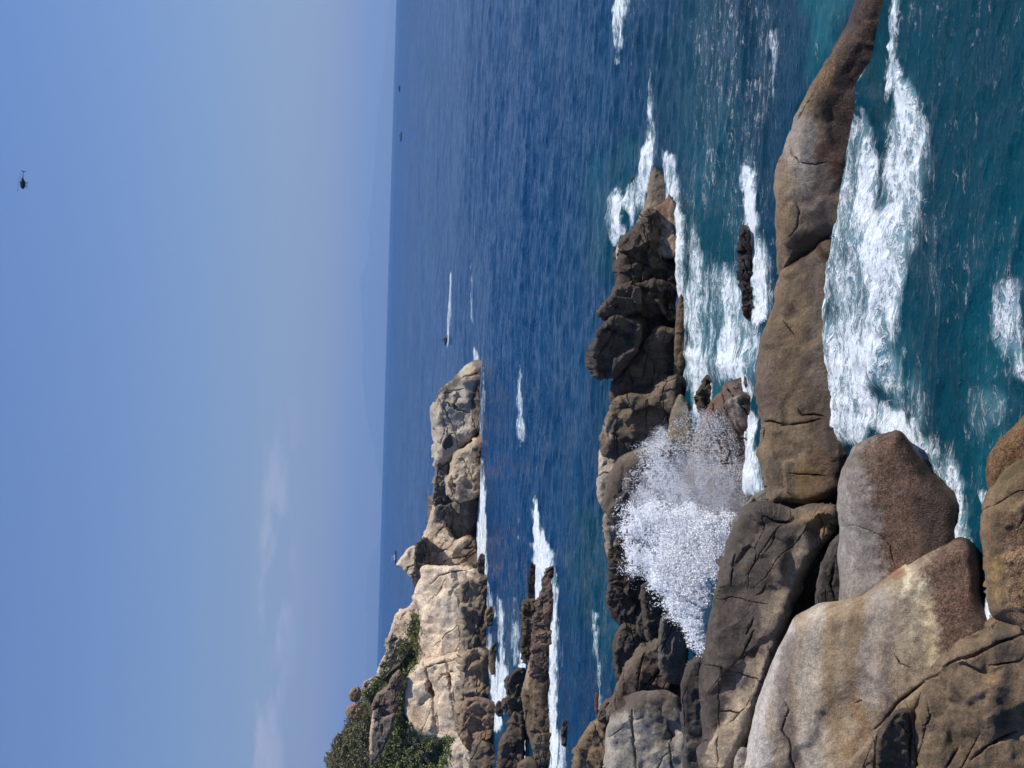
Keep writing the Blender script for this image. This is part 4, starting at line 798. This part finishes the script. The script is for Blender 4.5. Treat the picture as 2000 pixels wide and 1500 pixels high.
# ================================================================== SCRUB ON THE HEADLAND
def leaf_material(name, cols):
    m = NT(name)
    ca = m.attr('col')
    n = m.noise(m.node('ShaderNodeNewGeometry').outputs['Position'], 1.5, 3)
    vm = m.node('ShaderNodeVectorMath', operation='SCALE'); m.link(ca.outputs['Color'], vm.inputs[0]); m.link(m.ramp(n.outputs[0], 0.3, 0.7, 0.7, 1.3), vm.inputs['Scale'])
    m.link(vm.outputs[0], m.b.inputs['Base Color']); m.b.inputs['Roughness'].default_value = 0.55; m.b.inputs['Specular IOR Level'].default_value = 0.3
    return m.m
LEAF = leaf_material('scrub_leaves', None)
WOOD = plain('scrub_wood', (96, 84, 70), 0.9)
def bvh(keys):
    V, F, o = [], [], 0
    for k in keys:
        for v, f in SURF[k]:
            V += [tuple(x) for x in v]; F += [tuple(i + o for i in t) for t in f]; o += len(v)
    return BVHTree.FromPolygons(V, F)
TREE = bvh(['hill', 'head'])
def hit(x, y):
    d = Vector(rays(np.array([x, y], float))).normalized(); r = TREE.ray_cast(Vector(CAMP), d)
    return (np.array(r[0]), np.array(r[1])) if r[0] is not None else (None, None)
class Leaves:
    def __init__(s): s.v, s.f, s.c = [], [], []
    def clump(s, c, rad, n, size, cols, flat=0.75, blade=1.0, up_=0.3):
        def unit(a): return a / (np.linalg.norm(a, axis=1)[:, None] + 1e-9)
        d = unit(RNG.normal(size=(n, 3))); r = rad * RNG.random(n)[:, None] ** 0.4
        p = c + d * r * np.array([1, 1, flat])
        a = unit(d + RNG.normal(size=(n, 3)) * 0.7 + np.array([0, 0, up_]))
        t = unit(np.cross(a, RNG.normal(size=(n, 3)))); b = np.cross(a, t); w = (size * RNG.uniform(0.6, 1.3, n))[:, None]
        s.v.append(np.stack([p - t * w * 0.5, p + b * w * 0.28, p + t * w * 0.5 * blade, p - b * w * 0.28], 1).reshape(-1, 3))
        q = lin(np.array(cols)[RNG.integers(len(cols), size=n)]) * RNG.uniform(0.7, 1.3, n)[:, None]
        s.c.append(np.repeat(q, 4, axis=0))
    def build(s, name, parent=None, origin=None):
        V = np.concatenate(s.v); s.f = np.arange(len(V)).reshape(-1, 4).tolist()
        if origin is not None: V = V - origin
        me = new_mesh(name, V, s.f, False); a_ = me.attributes.new('col', 'FLOAT_COLOR', 'POINT')
        a_.data.foreach_set('color', np.c_[np.concatenate(s.c), np.ones(len(V))].astype(np.float32).ravel())
        return link(name, me, LEAF, parent)
GREEN = [(138, 134, 92), (112, 126, 62), (92, 108, 52), (130, 138, 78), (78, 92, 48)]
OLIVE = [(146, 136, 104), (114, 112, 76), (94, 94, 62), (128, 120, 90), (80, 82, 56), (104, 110, 66)]
GREYG = [(112, 114, 92), (88, 94, 70), (128, 124, 104), (72, 80, 56)]
def thicket(name, label, polys, cols, n, rad, size, per):
    lv = Leaves()
    for poly in polys:
        p = np.asarray(poly, float); lo, hi = p.min(0), p.max(0); k = 0; tries = 0
        want = int(n * 0.5 * abs(np.sum(p[:, 0] * np.roll(p[:, 1], -1) - np.roll(p[:, 0], -1) * p[:, 1])) / 1000)
        while k < want and tries < want * 6:
            tries += 1; q = lo + RNG.random(2) * (hi - lo)
            if not inside(q[None], p)[0]: continue
            h, nn = hit(*q)
            if h is None: continue
            r = rad * RNG.uniform(0.6, 1.4)
            lv.clump(h + nn * r * 0.35 + np.array([0, 0, r * 0.25]), r, per, size, cols); k += 1
    o = lv.build(name); return tag(o, label, 'scrub', None, 'stuff')
thicket('green_scrub', 'bright green scrub filling the gullies between the headland rocks',
        [[(752,1286),(760,1330),(735,1352),(722,1380),(712,1385),(712,1355),(740,1325)], [(800,1200),(822,1200),(822,1290),(808,1310),(792,1330),(788,1380),(792,1420),(770,1420),(772,1395),(788,1340),(786,1300),(782,1270),(800,1240)],
         [(775,1390),(795,1400),(815,1430),(850,1440),(890,1440),(880,1470),(862,1570),(715,1570),(726,1495),(748,1470),(766,1430)]], GREEN, 26, 0.9, 0.42, 42)
thicket('olive_scrub', 'dull olive scrub covering the crest of the headland',
        [[(703,1370),(722,1380),(726,1400),(722,1460),(720,1570),(632,1570),(640,1500),(648,1470),(658,1448),(668,1434),(683,1404),(694,1404)]], OLIVE, 26, 0.85, 0.40, 40)
# grey green bushes standing apart below the slabs
spots = [(806,1436,1.5), (820,1452,1.4), (832,1470,1.5), (812,1476,1.7), (848,1482,1.6), (862,1462,1.5), (796,1452,1.5), (816,1212,1.2), (812,1228,1.2), (806,1262,1.2)]
bush_labels = ['grey green bush at the foot of the double cracked cream slab', 'second grey green bush below the double cracked slab', 'grey green bush between the cream slab and the wrinkled boulder', 'largest grey green bush in the lower scrub',
               'bush just above the wrinkled cream boulder', 'bush tucked between the double cracked slab and the wrinkled boulder', 'uppermost grey green bush left of the double cracked slab', 'dark bush under the skyline slab, nearest the helmet rock', 'dark bush under the skyline slab, second from the helmet rock', 'dark bush above the smooth cream slab beside the green gully']
for (x, y, r), lb in zip(spots, bush_labels):
    h, nn = hit(x, y)
    if h is None: continue
    root = bpy.data.objects.new('bush', None); COL.objects.link(root); root.location = h; tag(root, lb, 'bush', 'grey green bushes on the headland')
    lv = Leaves()
    for _ in range(9):
        d = RNG.normal(size=3) * r * 0.42; d[2] = abs(d[2]) * 0.8 + r * 0.25
        lv.clump(h + d, r * 0.5, 55, 0.5, GREYG, 0.8, 1.3, 0.7)
    lv.build('foliage', root, h)
    vs, fs = [], []
    for j in range(4):
        e = RNG.normal(size=3) * r * 0.35; e[2] = r * 0.7
        a = np.array([0, 0, -0.4]); i = len(vs)
        for t, w in ((0, 0.09), (1, 0.03)):
            for q in range(5): vs.append(a + (e - a) * t + np.array([math.cos(q * 1.257), math.sin(q * 1.257), 0]) * w)
        for q in range(5): fs.append((i + q, i + (q + 1) % 5, i + 5 + (q + 1) % 5, i + 5 + q))
    link('stem', new_mesh('stem', vs, fs), WOOD, root)

# ================================================================== SPRAY
def spray():
    V, F = [], []
    zones = [  # polygon, count, size range (m), density noise contrast, forward distance range
        ([(1372,1285),(1350,1262),(1318,1205),(1300,1185),(1265,1165),(1252,1130),(1230,1105),(1215,1060),(1200,1040),(1225,985),(1262,965),(1330,985),(1400,1000),(1440,1005),(1425,1060),(1408,1110),(1395,1165),(1380,1210)], 112000, (0.008, 0.036), 0.5, (56, 60)),
        ([(1405,1140),(1330,1190),(1270,1150),(1245,1090),(1290,1030),(1360,1010),(1440,1000),(1432,1050)], 100000, (0.010, 0.038), 0.25, (56, 60)),
        ([(1215,960),(1240,870),(1290,830),(1340,880),(1370,960),(1330,1010),(1240,1000)], 30000, (0.006, 0.020), 0.7, (57, 62)),
        ([(1330,960),(1290,840),(1340,790),(1420,800),(1462,900),(1480,985),(1440,1020),(1380,1010)], 34000, (0.005, 0.017), 0.6, (57, 63)),
        ([(1380,1280),(1300,1220),(1220,1110),(1190,1040),(1230,940),(1260,1000),(1330,1150)], 7000, (0.008, 0.034), 0.9, (56, 60)),
    ]
    cs, rs = [], []
    for poly, n, (r0, r1), con, (d0, d1) in zones:
        p = np.asarray(poly, float); lo, hi = p.min(0), p.max(0); got = 0
        while got < n:
            q = lo + RNG.random((n * 2, 2)) * (hi - lo)
            # strands thrown out from the foot of the burst
            rel = q - np.array([1440.0, 1235.0]); rad = np.hypot(*rel.T); th_ = np.arctan2(rel[:, 1], rel[:, 0])
            nz = fbm(np.c_[th_ * 16, rad / 60, np.zeros(len(q))], 4, 301, 0.6) + 0.5 * fbm(np.c_[q / 5.0, np.zeros(len(q))], 2, 305, ridged=True)
            dd = sdf(q, p); edge = smooth(-6, 38, dd + 22 * fbm(np.c_[q / 30, np.zeros(len(q))], 3, 309))
            w = edge * np.clip(0.5 + nz * con * 2.2, 0.02, 1)
            q = q[RNG.random(len(q)) < w][:n - got]; got += len(q)
            if not len(q): continue
            d = rays(q); dm = 0.5 * (d0 + d1)
            Y = dm + 0.75 * ((d[:, 0] / d[:, 1]) * dm + 4.9) + (d1 - d0) * 0.25 * np.clip(RNG.normal(0, 0.22, len(q)), -1, 1)
            cs.append(CAMP + d * (Y / d[:, 1])[:, None]); rs.append(r0 + (r1 - r0) * RNG.random(len(q)) ** 2.2)
    C = np.concatenate(cs); R_ = np.concatenate(rs); n = len(C)
    hv = np.array(sdir) - np.array(fwd); hv /= np.linalg.norm(hv)
    nn = hv + RNG.normal(size=(n, 3)) * 0.45; nn /= np.linalg.norm(nn, axis=1)[:, None]
    tt = np.cross(nn, RNG.normal(size=(n, 3))); tt /= np.linalg.norm(tt, axis=1)[:, None]; bb = np.cross(nn, tt)
    e1 = (R_ * RNG.uniform(0.8, 1.7, n))[:, None]; e2 = (R_ * RNG.uniform(0.6, 1.1, n))[:, None]; th = (R_ * 0.5)[:, None]
    V = np.stack([C + tt * e1, C + bb * e2, C - tt * e1, C - bb * e2], 1).reshape(-1, 3)
    F = (np.array([(0, 1, 2), (0, 2, 3)])[None] + (np.arange(n) * 4)[:, None, None]).reshape(-1, 3)
    c0 = C.mean(0); V = V - c0
    me = bpy.data.meshes.new('sea_spray'); me.vertices.add(len(V)); me.vertices.foreach_set('co', V.astype(np.float32).ravel())
    me.loops.add(len(F) * 3); me.loops.foreach_set('vertex_index', F.astype(np.int32).ravel())
    me.polygons.add(len(F)); me.polygons.foreach_set('loop_start', np.arange(len(F), dtype=np.int32) * 3); me.polygons.foreach_set('use_smooth', np.ones(len(F), bool))
    me.update(calc_edges=True)
    m = NT('spray_water'); m.b.inputs['Base Color'].default_value = (0.96, 0.97, 0.98, 1); m.b.inputs['Roughness'].default_value = 0.5; m.b.inputs['Specular IOR Level'].default_value = 0.1
    tr = m.node('ShaderNodeBsdfTranslucent'); tr.inputs[0].default_value = (0.96, 0.97, 0.98, 1); mxs = m.node('ShaderNodeMixShader'); mxs.inputs[0].default_value = 0.45
    nz = m.noise(m.node('ShaderNodeTexCoord').outputs['Object'], 1.2, 3); m.link(m.ramp(nz.outputs[0], 0.3, 0.7, 0.10, 0.20), mxs.inputs[0])
    m.link(m.b.outputs[0], mxs.inputs[1]); m.link(tr.outputs[0], mxs.inputs[2]); m.link(mxs.outputs[0], m.out.inputs[0])
    o = link('sea_spray', me, m.m); o.location = c0
    tag(o, 'burst of white sea spray thrown up behind the dark lichened slab', 'spray', None, 'stuff')
spray()

mist_m = bpy.data.materials.new('mist_air'); mist_m.use_nodes = True; t = mist_m.node_tree; t.nodes.clear()
mo = t.nodes.new('ShaderNodeOutputMaterial'); mv = t.nodes.new('ShaderNodeVolumePrincipled')
mv.inputs['Color'].default_value = (0.97, 0.98, 1.0, 1); mv.inputs['Density'].default_value = 0.20; mv.inputs['Anisotropy'].default_value = 0.0
t.links.new(mv.outputs[0], mo.inputs['Volume'])
def mist(poly, D, T):
    global RS
    keep_rs = RS; RS = 1.0
    me, _ = rock_mesh('spray_mist', poly, D=D, lean=0.0, yaw=0.75, T=T / TS, Tb=T, R=1.0, facet=0, rough=0.6, auto=0, jit=2.0, s=7); RS = keep_rs
    me.materials.clear(); me.materials.append(mist_m); me.attributes.remove(me.attributes['col']); return me
mist_o = link('spray_mist', mist([(1390,1270),(1345,1245),(1290,1175),(1240,1090),(1222,1010),(1245,940),(1300,890),(1380,890),(1440,930),(1470,990),(1432,1030),(1405,1120)], 57.5, 1.4))
tag(mist_o, 'fine pale mist hanging inside the burst of spray', 'mist', None, 'stuff')

# ================================================================== FAR MOUNTAINS
def mountains(name, pts, dist, depth):
    V, F = [], []
    base = []
    for x, y in pts:
        d = rays(np.array([x, y], float)); q = CAMP + d * (dist / d[1]); base.append(q)
    b = np.array(base); n = 160
    t = np.linspace(0, len(b) - 1, n); X = np.interp(t, range(len(b)), b[:, 0]); Z = np.interp(t, range(len(b)), b[:, 2])
    drop = dist ** 2 / (2 * 6.371e6)
    Z = Z + fbm(np.c_[X / 900, X * 0, X * 0], 4, 401) * (Z.max()) * 0.05
    rows = 9
    for j in range(rows):
        u = j / (rows - 1) * 2 - 1; prof = 1 - abs(u) ** 1.2
        zz = -drop - 60 + (Z + drop + 60) * prof * (1 + (0.12 * fbm(np.c_[X / 2500, np.full(n, j * 1.3), X * 0], 3, 409) if 0 < abs(u) < 1 else 0))
        for i in range(n): V.append((X[i], dist + u * depth, zz[i]))
    for j in range(rows - 1):
        for i in range(n - 1): a = j * n + i; F.append((a, a + 1, a + n + 1, a + n))
    m = NT('mountain_forest'); nz = m.noise(m.node('ShaderNodeNewGeometry').outputs['Position'], 0.0012, 5)
    m.link(m.mix(nz.outputs[0], (0.03, 0.05, 0.03, 1), (0.09, 0.09, 0.06, 1)), m.b.inputs['Base Color']); m.b.inputs['Roughness'].default_value = 0.9
    o = link(name, new_mesh(name, V, F), m.m); tag(o, kind='structure')
mountains('far_mountains', [(775,-400),(768,-100),(755,80),(740,200),(730,330),(722,420),(715,440),(724,470),(717,510),(702,555),(704,575),(705,590),(709,630),(711,680),(708,730),(712,790),(722,840),(730,880),(740,930)], 67000, 5000)
mountains('far_hills', [(740,1060),(722,1090),(716,1130),(712,1170),(718,1220),(714,1280),(718,1400),(720,1560),(735,1700)], 69000, 4500)

# ================================================================== SMALL CRAFT
class MB:
    def __init__(s): s.v, s.f = [], []
    def add(s, v, f):
        o = len(s.v); s.v += [tuple(x) for x in v]; s.f += [tuple(i + o for i in t) for t in f]; return s
    def loft(s, rings, cap=True):
        n = len(rings[0]); v = [p for r in rings for p in r]; f = []
        for j in range(len(rings) - 1):
            for i in range(n): a, b = j * n + i, j * n + (i + 1) % n; f.append((a, b, b + n, a + n))
        if cap: f += [tuple(range(n))[::-1], tuple(range((len(rings) - 1) * n, len(rings) * n))]
        return s.add(v, f)
    def tube(s, pts, r, n=8):
        pts = [np.array(p, float) for p in pts]; rs = r if isinstance(r, (list, tuple)) else [r] * len(pts); rings = []
        for i, p in enumerate(pts):
            d = pts[min(i + 1, len(pts) - 1)] - pts[max(i - 1, 0)]; d /= np.linalg.norm(d)
            a = np.cross(d, (0, 0, 1) if abs(d[2]) < 0.9 else (1, 0, 0)); a /= np.linalg.norm(a); b = np.cross(d, a)
            rings.append([p + (a * math.cos(2 * math.pi * k / n) + b * math.sin(2 * math.pi * k / n)) * rs[i] for k in range(n)])
        return s.loft(rings)
    def box(s, c, d):
        c, d = np.array(c, float), np.array(d, float) / 2
        v = [c + d * np.array(q) for q in ((-1,-1,-1),(1,-1,-1),(1,1,-1),(-1,1,-1),(-1,-1,1),(1,-1,1),(1,1,1),(-1,1,1))]
        return s.add(v, [(0,3,2,1),(4,5,6,7),(0,1,5,4),(1,2,6,5),(2,3,7,6),(3,0,4,7)])
    def oval(s, xs, n=12):  # xs: (x, z centre, half width, half height)
        return s.loft([[(x, w * math.cos(2 * math.pi * k / n), z + h * math.sin(2 * math.pi * k / n)) for k in range(n)] for x, z, w, h in xs])
    def build(s, name, mat, parent=None, sm=True): return link(name, new_mesh(name, s.v, s.f, sm), mat, parent)
DARKP = plain('dark_navy_paint', (38, 42, 58), 0.35); BLACKP = plain('black_metal', (26, 26, 28), 0.5); WHITEP = plain('white_gelcoat', (225, 228, 232), 0.3)
GLASS = plain('tinted_glass', (40, 50, 62), 0.1); BLUEP = plain('blue_hull', (48, 72, 110), 0.4); SKIN = plain('skin', (150, 112, 88), 0.6); SUIT = plain('dark_wetsuit', (28, 30, 36), 0.7)
def empty(name, loc, rot=(0, 0, 0)):
    o = bpy.data.objects.new(name, None); COL.objects.link(o); o.location = loc; o.rotation_euler = rot; return o
# helicopter, nose to the left of the upright view, 8 m long
hp = at(45, 358, 590.0)
hc = empty('helicopter', hp, (0, math.radians(-12), math.radians(168))); tag(hc, 'small dark helicopter flying high against the clear sky', 'helicopter')
MB().oval([(2.05,-.35,.08,.08),(1.9,-.3,.45,.4),(1.4,-.12,.75,.72),(.7,0,.85,.95),(-.2,.08,.85,1.0),(-.9,.2,.62,.75),(-1.6,.42,.3,.36),(-1.9,.48,.2,.22)]).build('fuselage', DARKP, hc).scale = (1.25, 1.25, 1.3)
MB().oval([(2.0,-.2,.2,.15),(1.75,.0,.5,.38),(1.3,.15,.74,.52),(.75,.2,.83,.6)]).build('windscreen', GLASS, hc).scale = (1.29, 1.26, 1.32)
boom = MB().tube([(-1.6,0,.45),(-3.5,0,.62),(-5.2,0,.78)], [.26,.17,.11]).build('tail_boom', DARKP, hc)
MB().add([(-4.9,-.04,.8),(-5.5,-.04,1.75),(-5.85,-.04,1.7),(-5.4,-.04,.7),(-5.75,-.04,-.15),(-5.45,-.04,-.2),(-4.9,.04,.8),(-5.5,.04,1.75),(-5.85,.04,1.7),(-5.4,.04,.7),(-5.75,.04,-.15),(-5.45,.04,-.2)],
         [(0,1,2,3),(0,3,4,5),(6,9,8,7),(6,11,10,9),(0,6,7,1),(1,7,8,2),(2,8,9,3),(3,9,10,4),(4,10,11,5),(5,11,6,0)]).build('tail_fin', DARKP, boom, False)
tr = MB(); tr.box((-5.3,.2,.75), (.1,.04,1.5)); tr.build('tail_rotor', BLACKP, boom, False)
MB().tube([(-.1,0,1.0),(-.1,0,1.9)], .1).build('rotor_mast', BLACKP, hc)
for sgn in (1, -1):
    b = MB(); b.box((sgn * 2.3 - .1, 0, 1.9), (4.4, .24, .06)); b.build('rotor_blade', BLACKP, hc, False)
for y in (-.85, .85):
    skid = MB().tube([(1.9,y,-1.6),(1.5,y,-1.85),(-1.4,y,-1.85)], .07, 6).build('skid', BLACKP, hc)
    for x in (.8, -.7): MB().tube([(x,y*.6,-.8),(x,y,-1.83)], .05, 6).build('skid_strut', BLACKP, skid)
# jet ski with rider, heading left
jp = ground(874, 664); jp[2] = 0.15
js = empty('jet_ski', jp, (0, math.radians(-6), math.radians(180))); tag(js, 'dark jet ski cutting a white wake off the headland', 'jet ski')
MB().loft([[(x, -w, z0), (x, w, z0), (x, w * 1.1, z0 + .25), (x, w * .6, z1), (x, -w * .6, z1), (x, -w * 1.1, z0 + .25)] for x, w, z0, z1 in ((-1.6,.5,-.2,.4),(-.6,.58,-.25,.5),(.6,.5,-.2,.75),(1.3,.3,.05,.6),(1.75,.06,.3,.45))]).build('hull', DARKP, js)
MB().loft([[(x, -.2, .45), (x, .2, .45), (x, .17, z), (x, -.17, z)] for x, z in ((-1.4,.72),(-.5,.85),(.2,.8))]).build('seat', BLACKP, js)
MB().tube([(.75,-.38,1.1),(.6,0,1.02),(.75,.38,1.1)], .05, 6).build('handlebar', BLACKP, js)
def person(name, label, loc, rotz, joints, radii, edges, mat, head):
    me = bpy.data.meshes.new(name); me.from_pydata(joints, edges, []); o = bpy.data.objects.new(name, me); COL.objects.link(o)
    o.modifiers.new('skin', 'SKIN'); me.skin_vertices if me.skin_vertices else None
    for k, r in enumerate(radii): me.skin_vertices[0].data[k].radius = (r, r)
    me.skin_vertices[0].data[0].use_root = True
    sb = o.modifiers.new('sub', 'SUBSURF'); sb.levels = 1; sb.render_levels = 1
    dg = bpy.context.evaluated_depsgraph_get(); m2 = bpy.data.meshes.new_from_object(o.evaluated_get(dg)); bpy.data.objects.remove(o)
    m2.materials.clear(); o = link(name, m2, mat); o.location = loc; o.rotation_euler = (0, 0, rotz); tag(o, label, 'person')
    m2.polygons.foreach_set('use_smooth', [True] * len(m2.polygons))
    h = MB(); h.oval([(head[0]+x, head[2], w, hh) for x, w, hh in ((-.11,.03,.04),(-.08,.07,.09),(0,.085,.12),(.08,.07,.1),(.11,.03,.05))], 10); h.build('head', SKIN, o)
    h = MB(); h.oval([(head[0]-.02+x, head[2]+.05, w, hh) for x, w, hh in ((-.12,.04,.05),(-.05,.09,.09),(.05,.085,.085),(.09,.05,.05))], 10); h.build('hair', BLACKP, o)
    return o
J = [(-.35,0,.95),(-.2,0,1.2),(0,0,1.45),(.05,0,1.56),(-.35,.14,.92),(.08,.26,.82),(-.05,.3,.42),(.1,.3,.36),(-.35,-.14,.92),(.08,-.26,.82),(-.05,-.3,.42),(.1,-.3,.36),(0,.2,1.42),(.32,.3,1.22),(.68,.32,1.12),(0,-.2,1.42),(.32,-.3,1.22),(.68,-.32,1.12)]
E = [(0,1),(1,2),(2,3),(0,4),(4,5),(5,6),(6,7),(0,8),(8,9),(9,10),(10,11),(2,12),(12,13),(13,14),(2,15),(15,16),(16,17)]
RD = [.15,.15,.16,.06,.11,.085,.055,.04,.11,.085,.055,.04,.07,.055,.04,.07,.055,.04]
person('person', 'rider in dark clothing crouched on the jet ski holding its handlebar', Vector(jp), math.pi, J, RD, E, SUIT, (.1, 0, 1.72))
# boats
def boat(label, x, y, length, hullm, cabin, rotz, big=False):
    p = ground(x, y); rr = math.hypot(p[0], p[1]); p[2] = -rr ** 2 / (2 * 6.371e6)
    r = empty('boat', p, (0, 0, rotz)); tag(r, label, 'boat', 'boats out at sea'); k = length / 10.0; r.scale = (k, k, k)
    MB().loft([[(x_, -w, zb), (x_, w, zb), (x_, w * 1.15, zt), (x_, -w * 1.15, zt)] for x_, w, zb, zt in ((-5,1.3,-.4,1.0),(-2,1.5,-.5,1.0),(2,1.3,-.4,1.2),(4,.7,-.1,1.5),(5,.08,.6,1.7))]).build('hull', hullm, r, False)
    cab = MB().loft([[(x_, -1.1, 1.0), (x_, 1.1, 1.0), (x_, .95, z), (x_, -.95, z)] for x_, z in ((-2.6,2.5),(.2,2.5),(1.4,1.5))]).build('cabin', cabin, r, False)
    m = MB(); m.box((-1.2, 0, 2.0), (2.4, 2.12, .45)); m.build('window', GLASS, cab, False)
    m = MB(); m.box((-1.4, 0, 3.3), (3.6, 2.3, .12)); cnp = m.build('canopy', cabin, r, False)
    for sx in (-3.0, .2):
        for sy in (-1, 1): MB().tube([(sx, sy, 2.3), (sx, sy, 3.3)], .06, 5).build('post', cabin, cnp)
    MB().tube([(-1, 0, 3.3), (-1, 0, 4.6)], .05, 5).build('mast', BLACKP, r)
boat('white motor boat with canopy just beyond the helmet shaped rock', 774, 1088, 14.0, BLUEP, WHITEP, math.radians(25))
boat('dark boat near the horizon, the one closer to the mountains', 784, 267, 15.0, DARKP, WHITEP, math.radians(175))
boat('dark boat near the horizon, farthest to the right of the upright view', 781, 173, 15.0, DARKP, BLUEP, math.radians(170))

# ================================================================== HAZE
hz = MB(); hz.box((0, 25000, 595), (150000, 100000, 1650))
HM = bpy.data.materials.new('haze_air'); HM.use_nodes = True; t = HM.node_tree; t.nodes.clear()
ho = t.nodes.new('ShaderNodeOutputMaterial'); pv = t.nodes.new('ShaderNodeVolumePrincipled')
pv.inputs['Color'].default_value = (0.40, 0.60, 0.88, 1); pv.inputs["Density"].default_value = 4.0e-5; pv.inputs['Anisotropy'].default_value = 0.2
t.links.new(pv.outputs[0], ho.inputs['Volume'])
hzo = hz.build('haze', HM, None, False); tag(hzo, 'thin pale haze over the whole sea', 'haze', None, 'stuff')
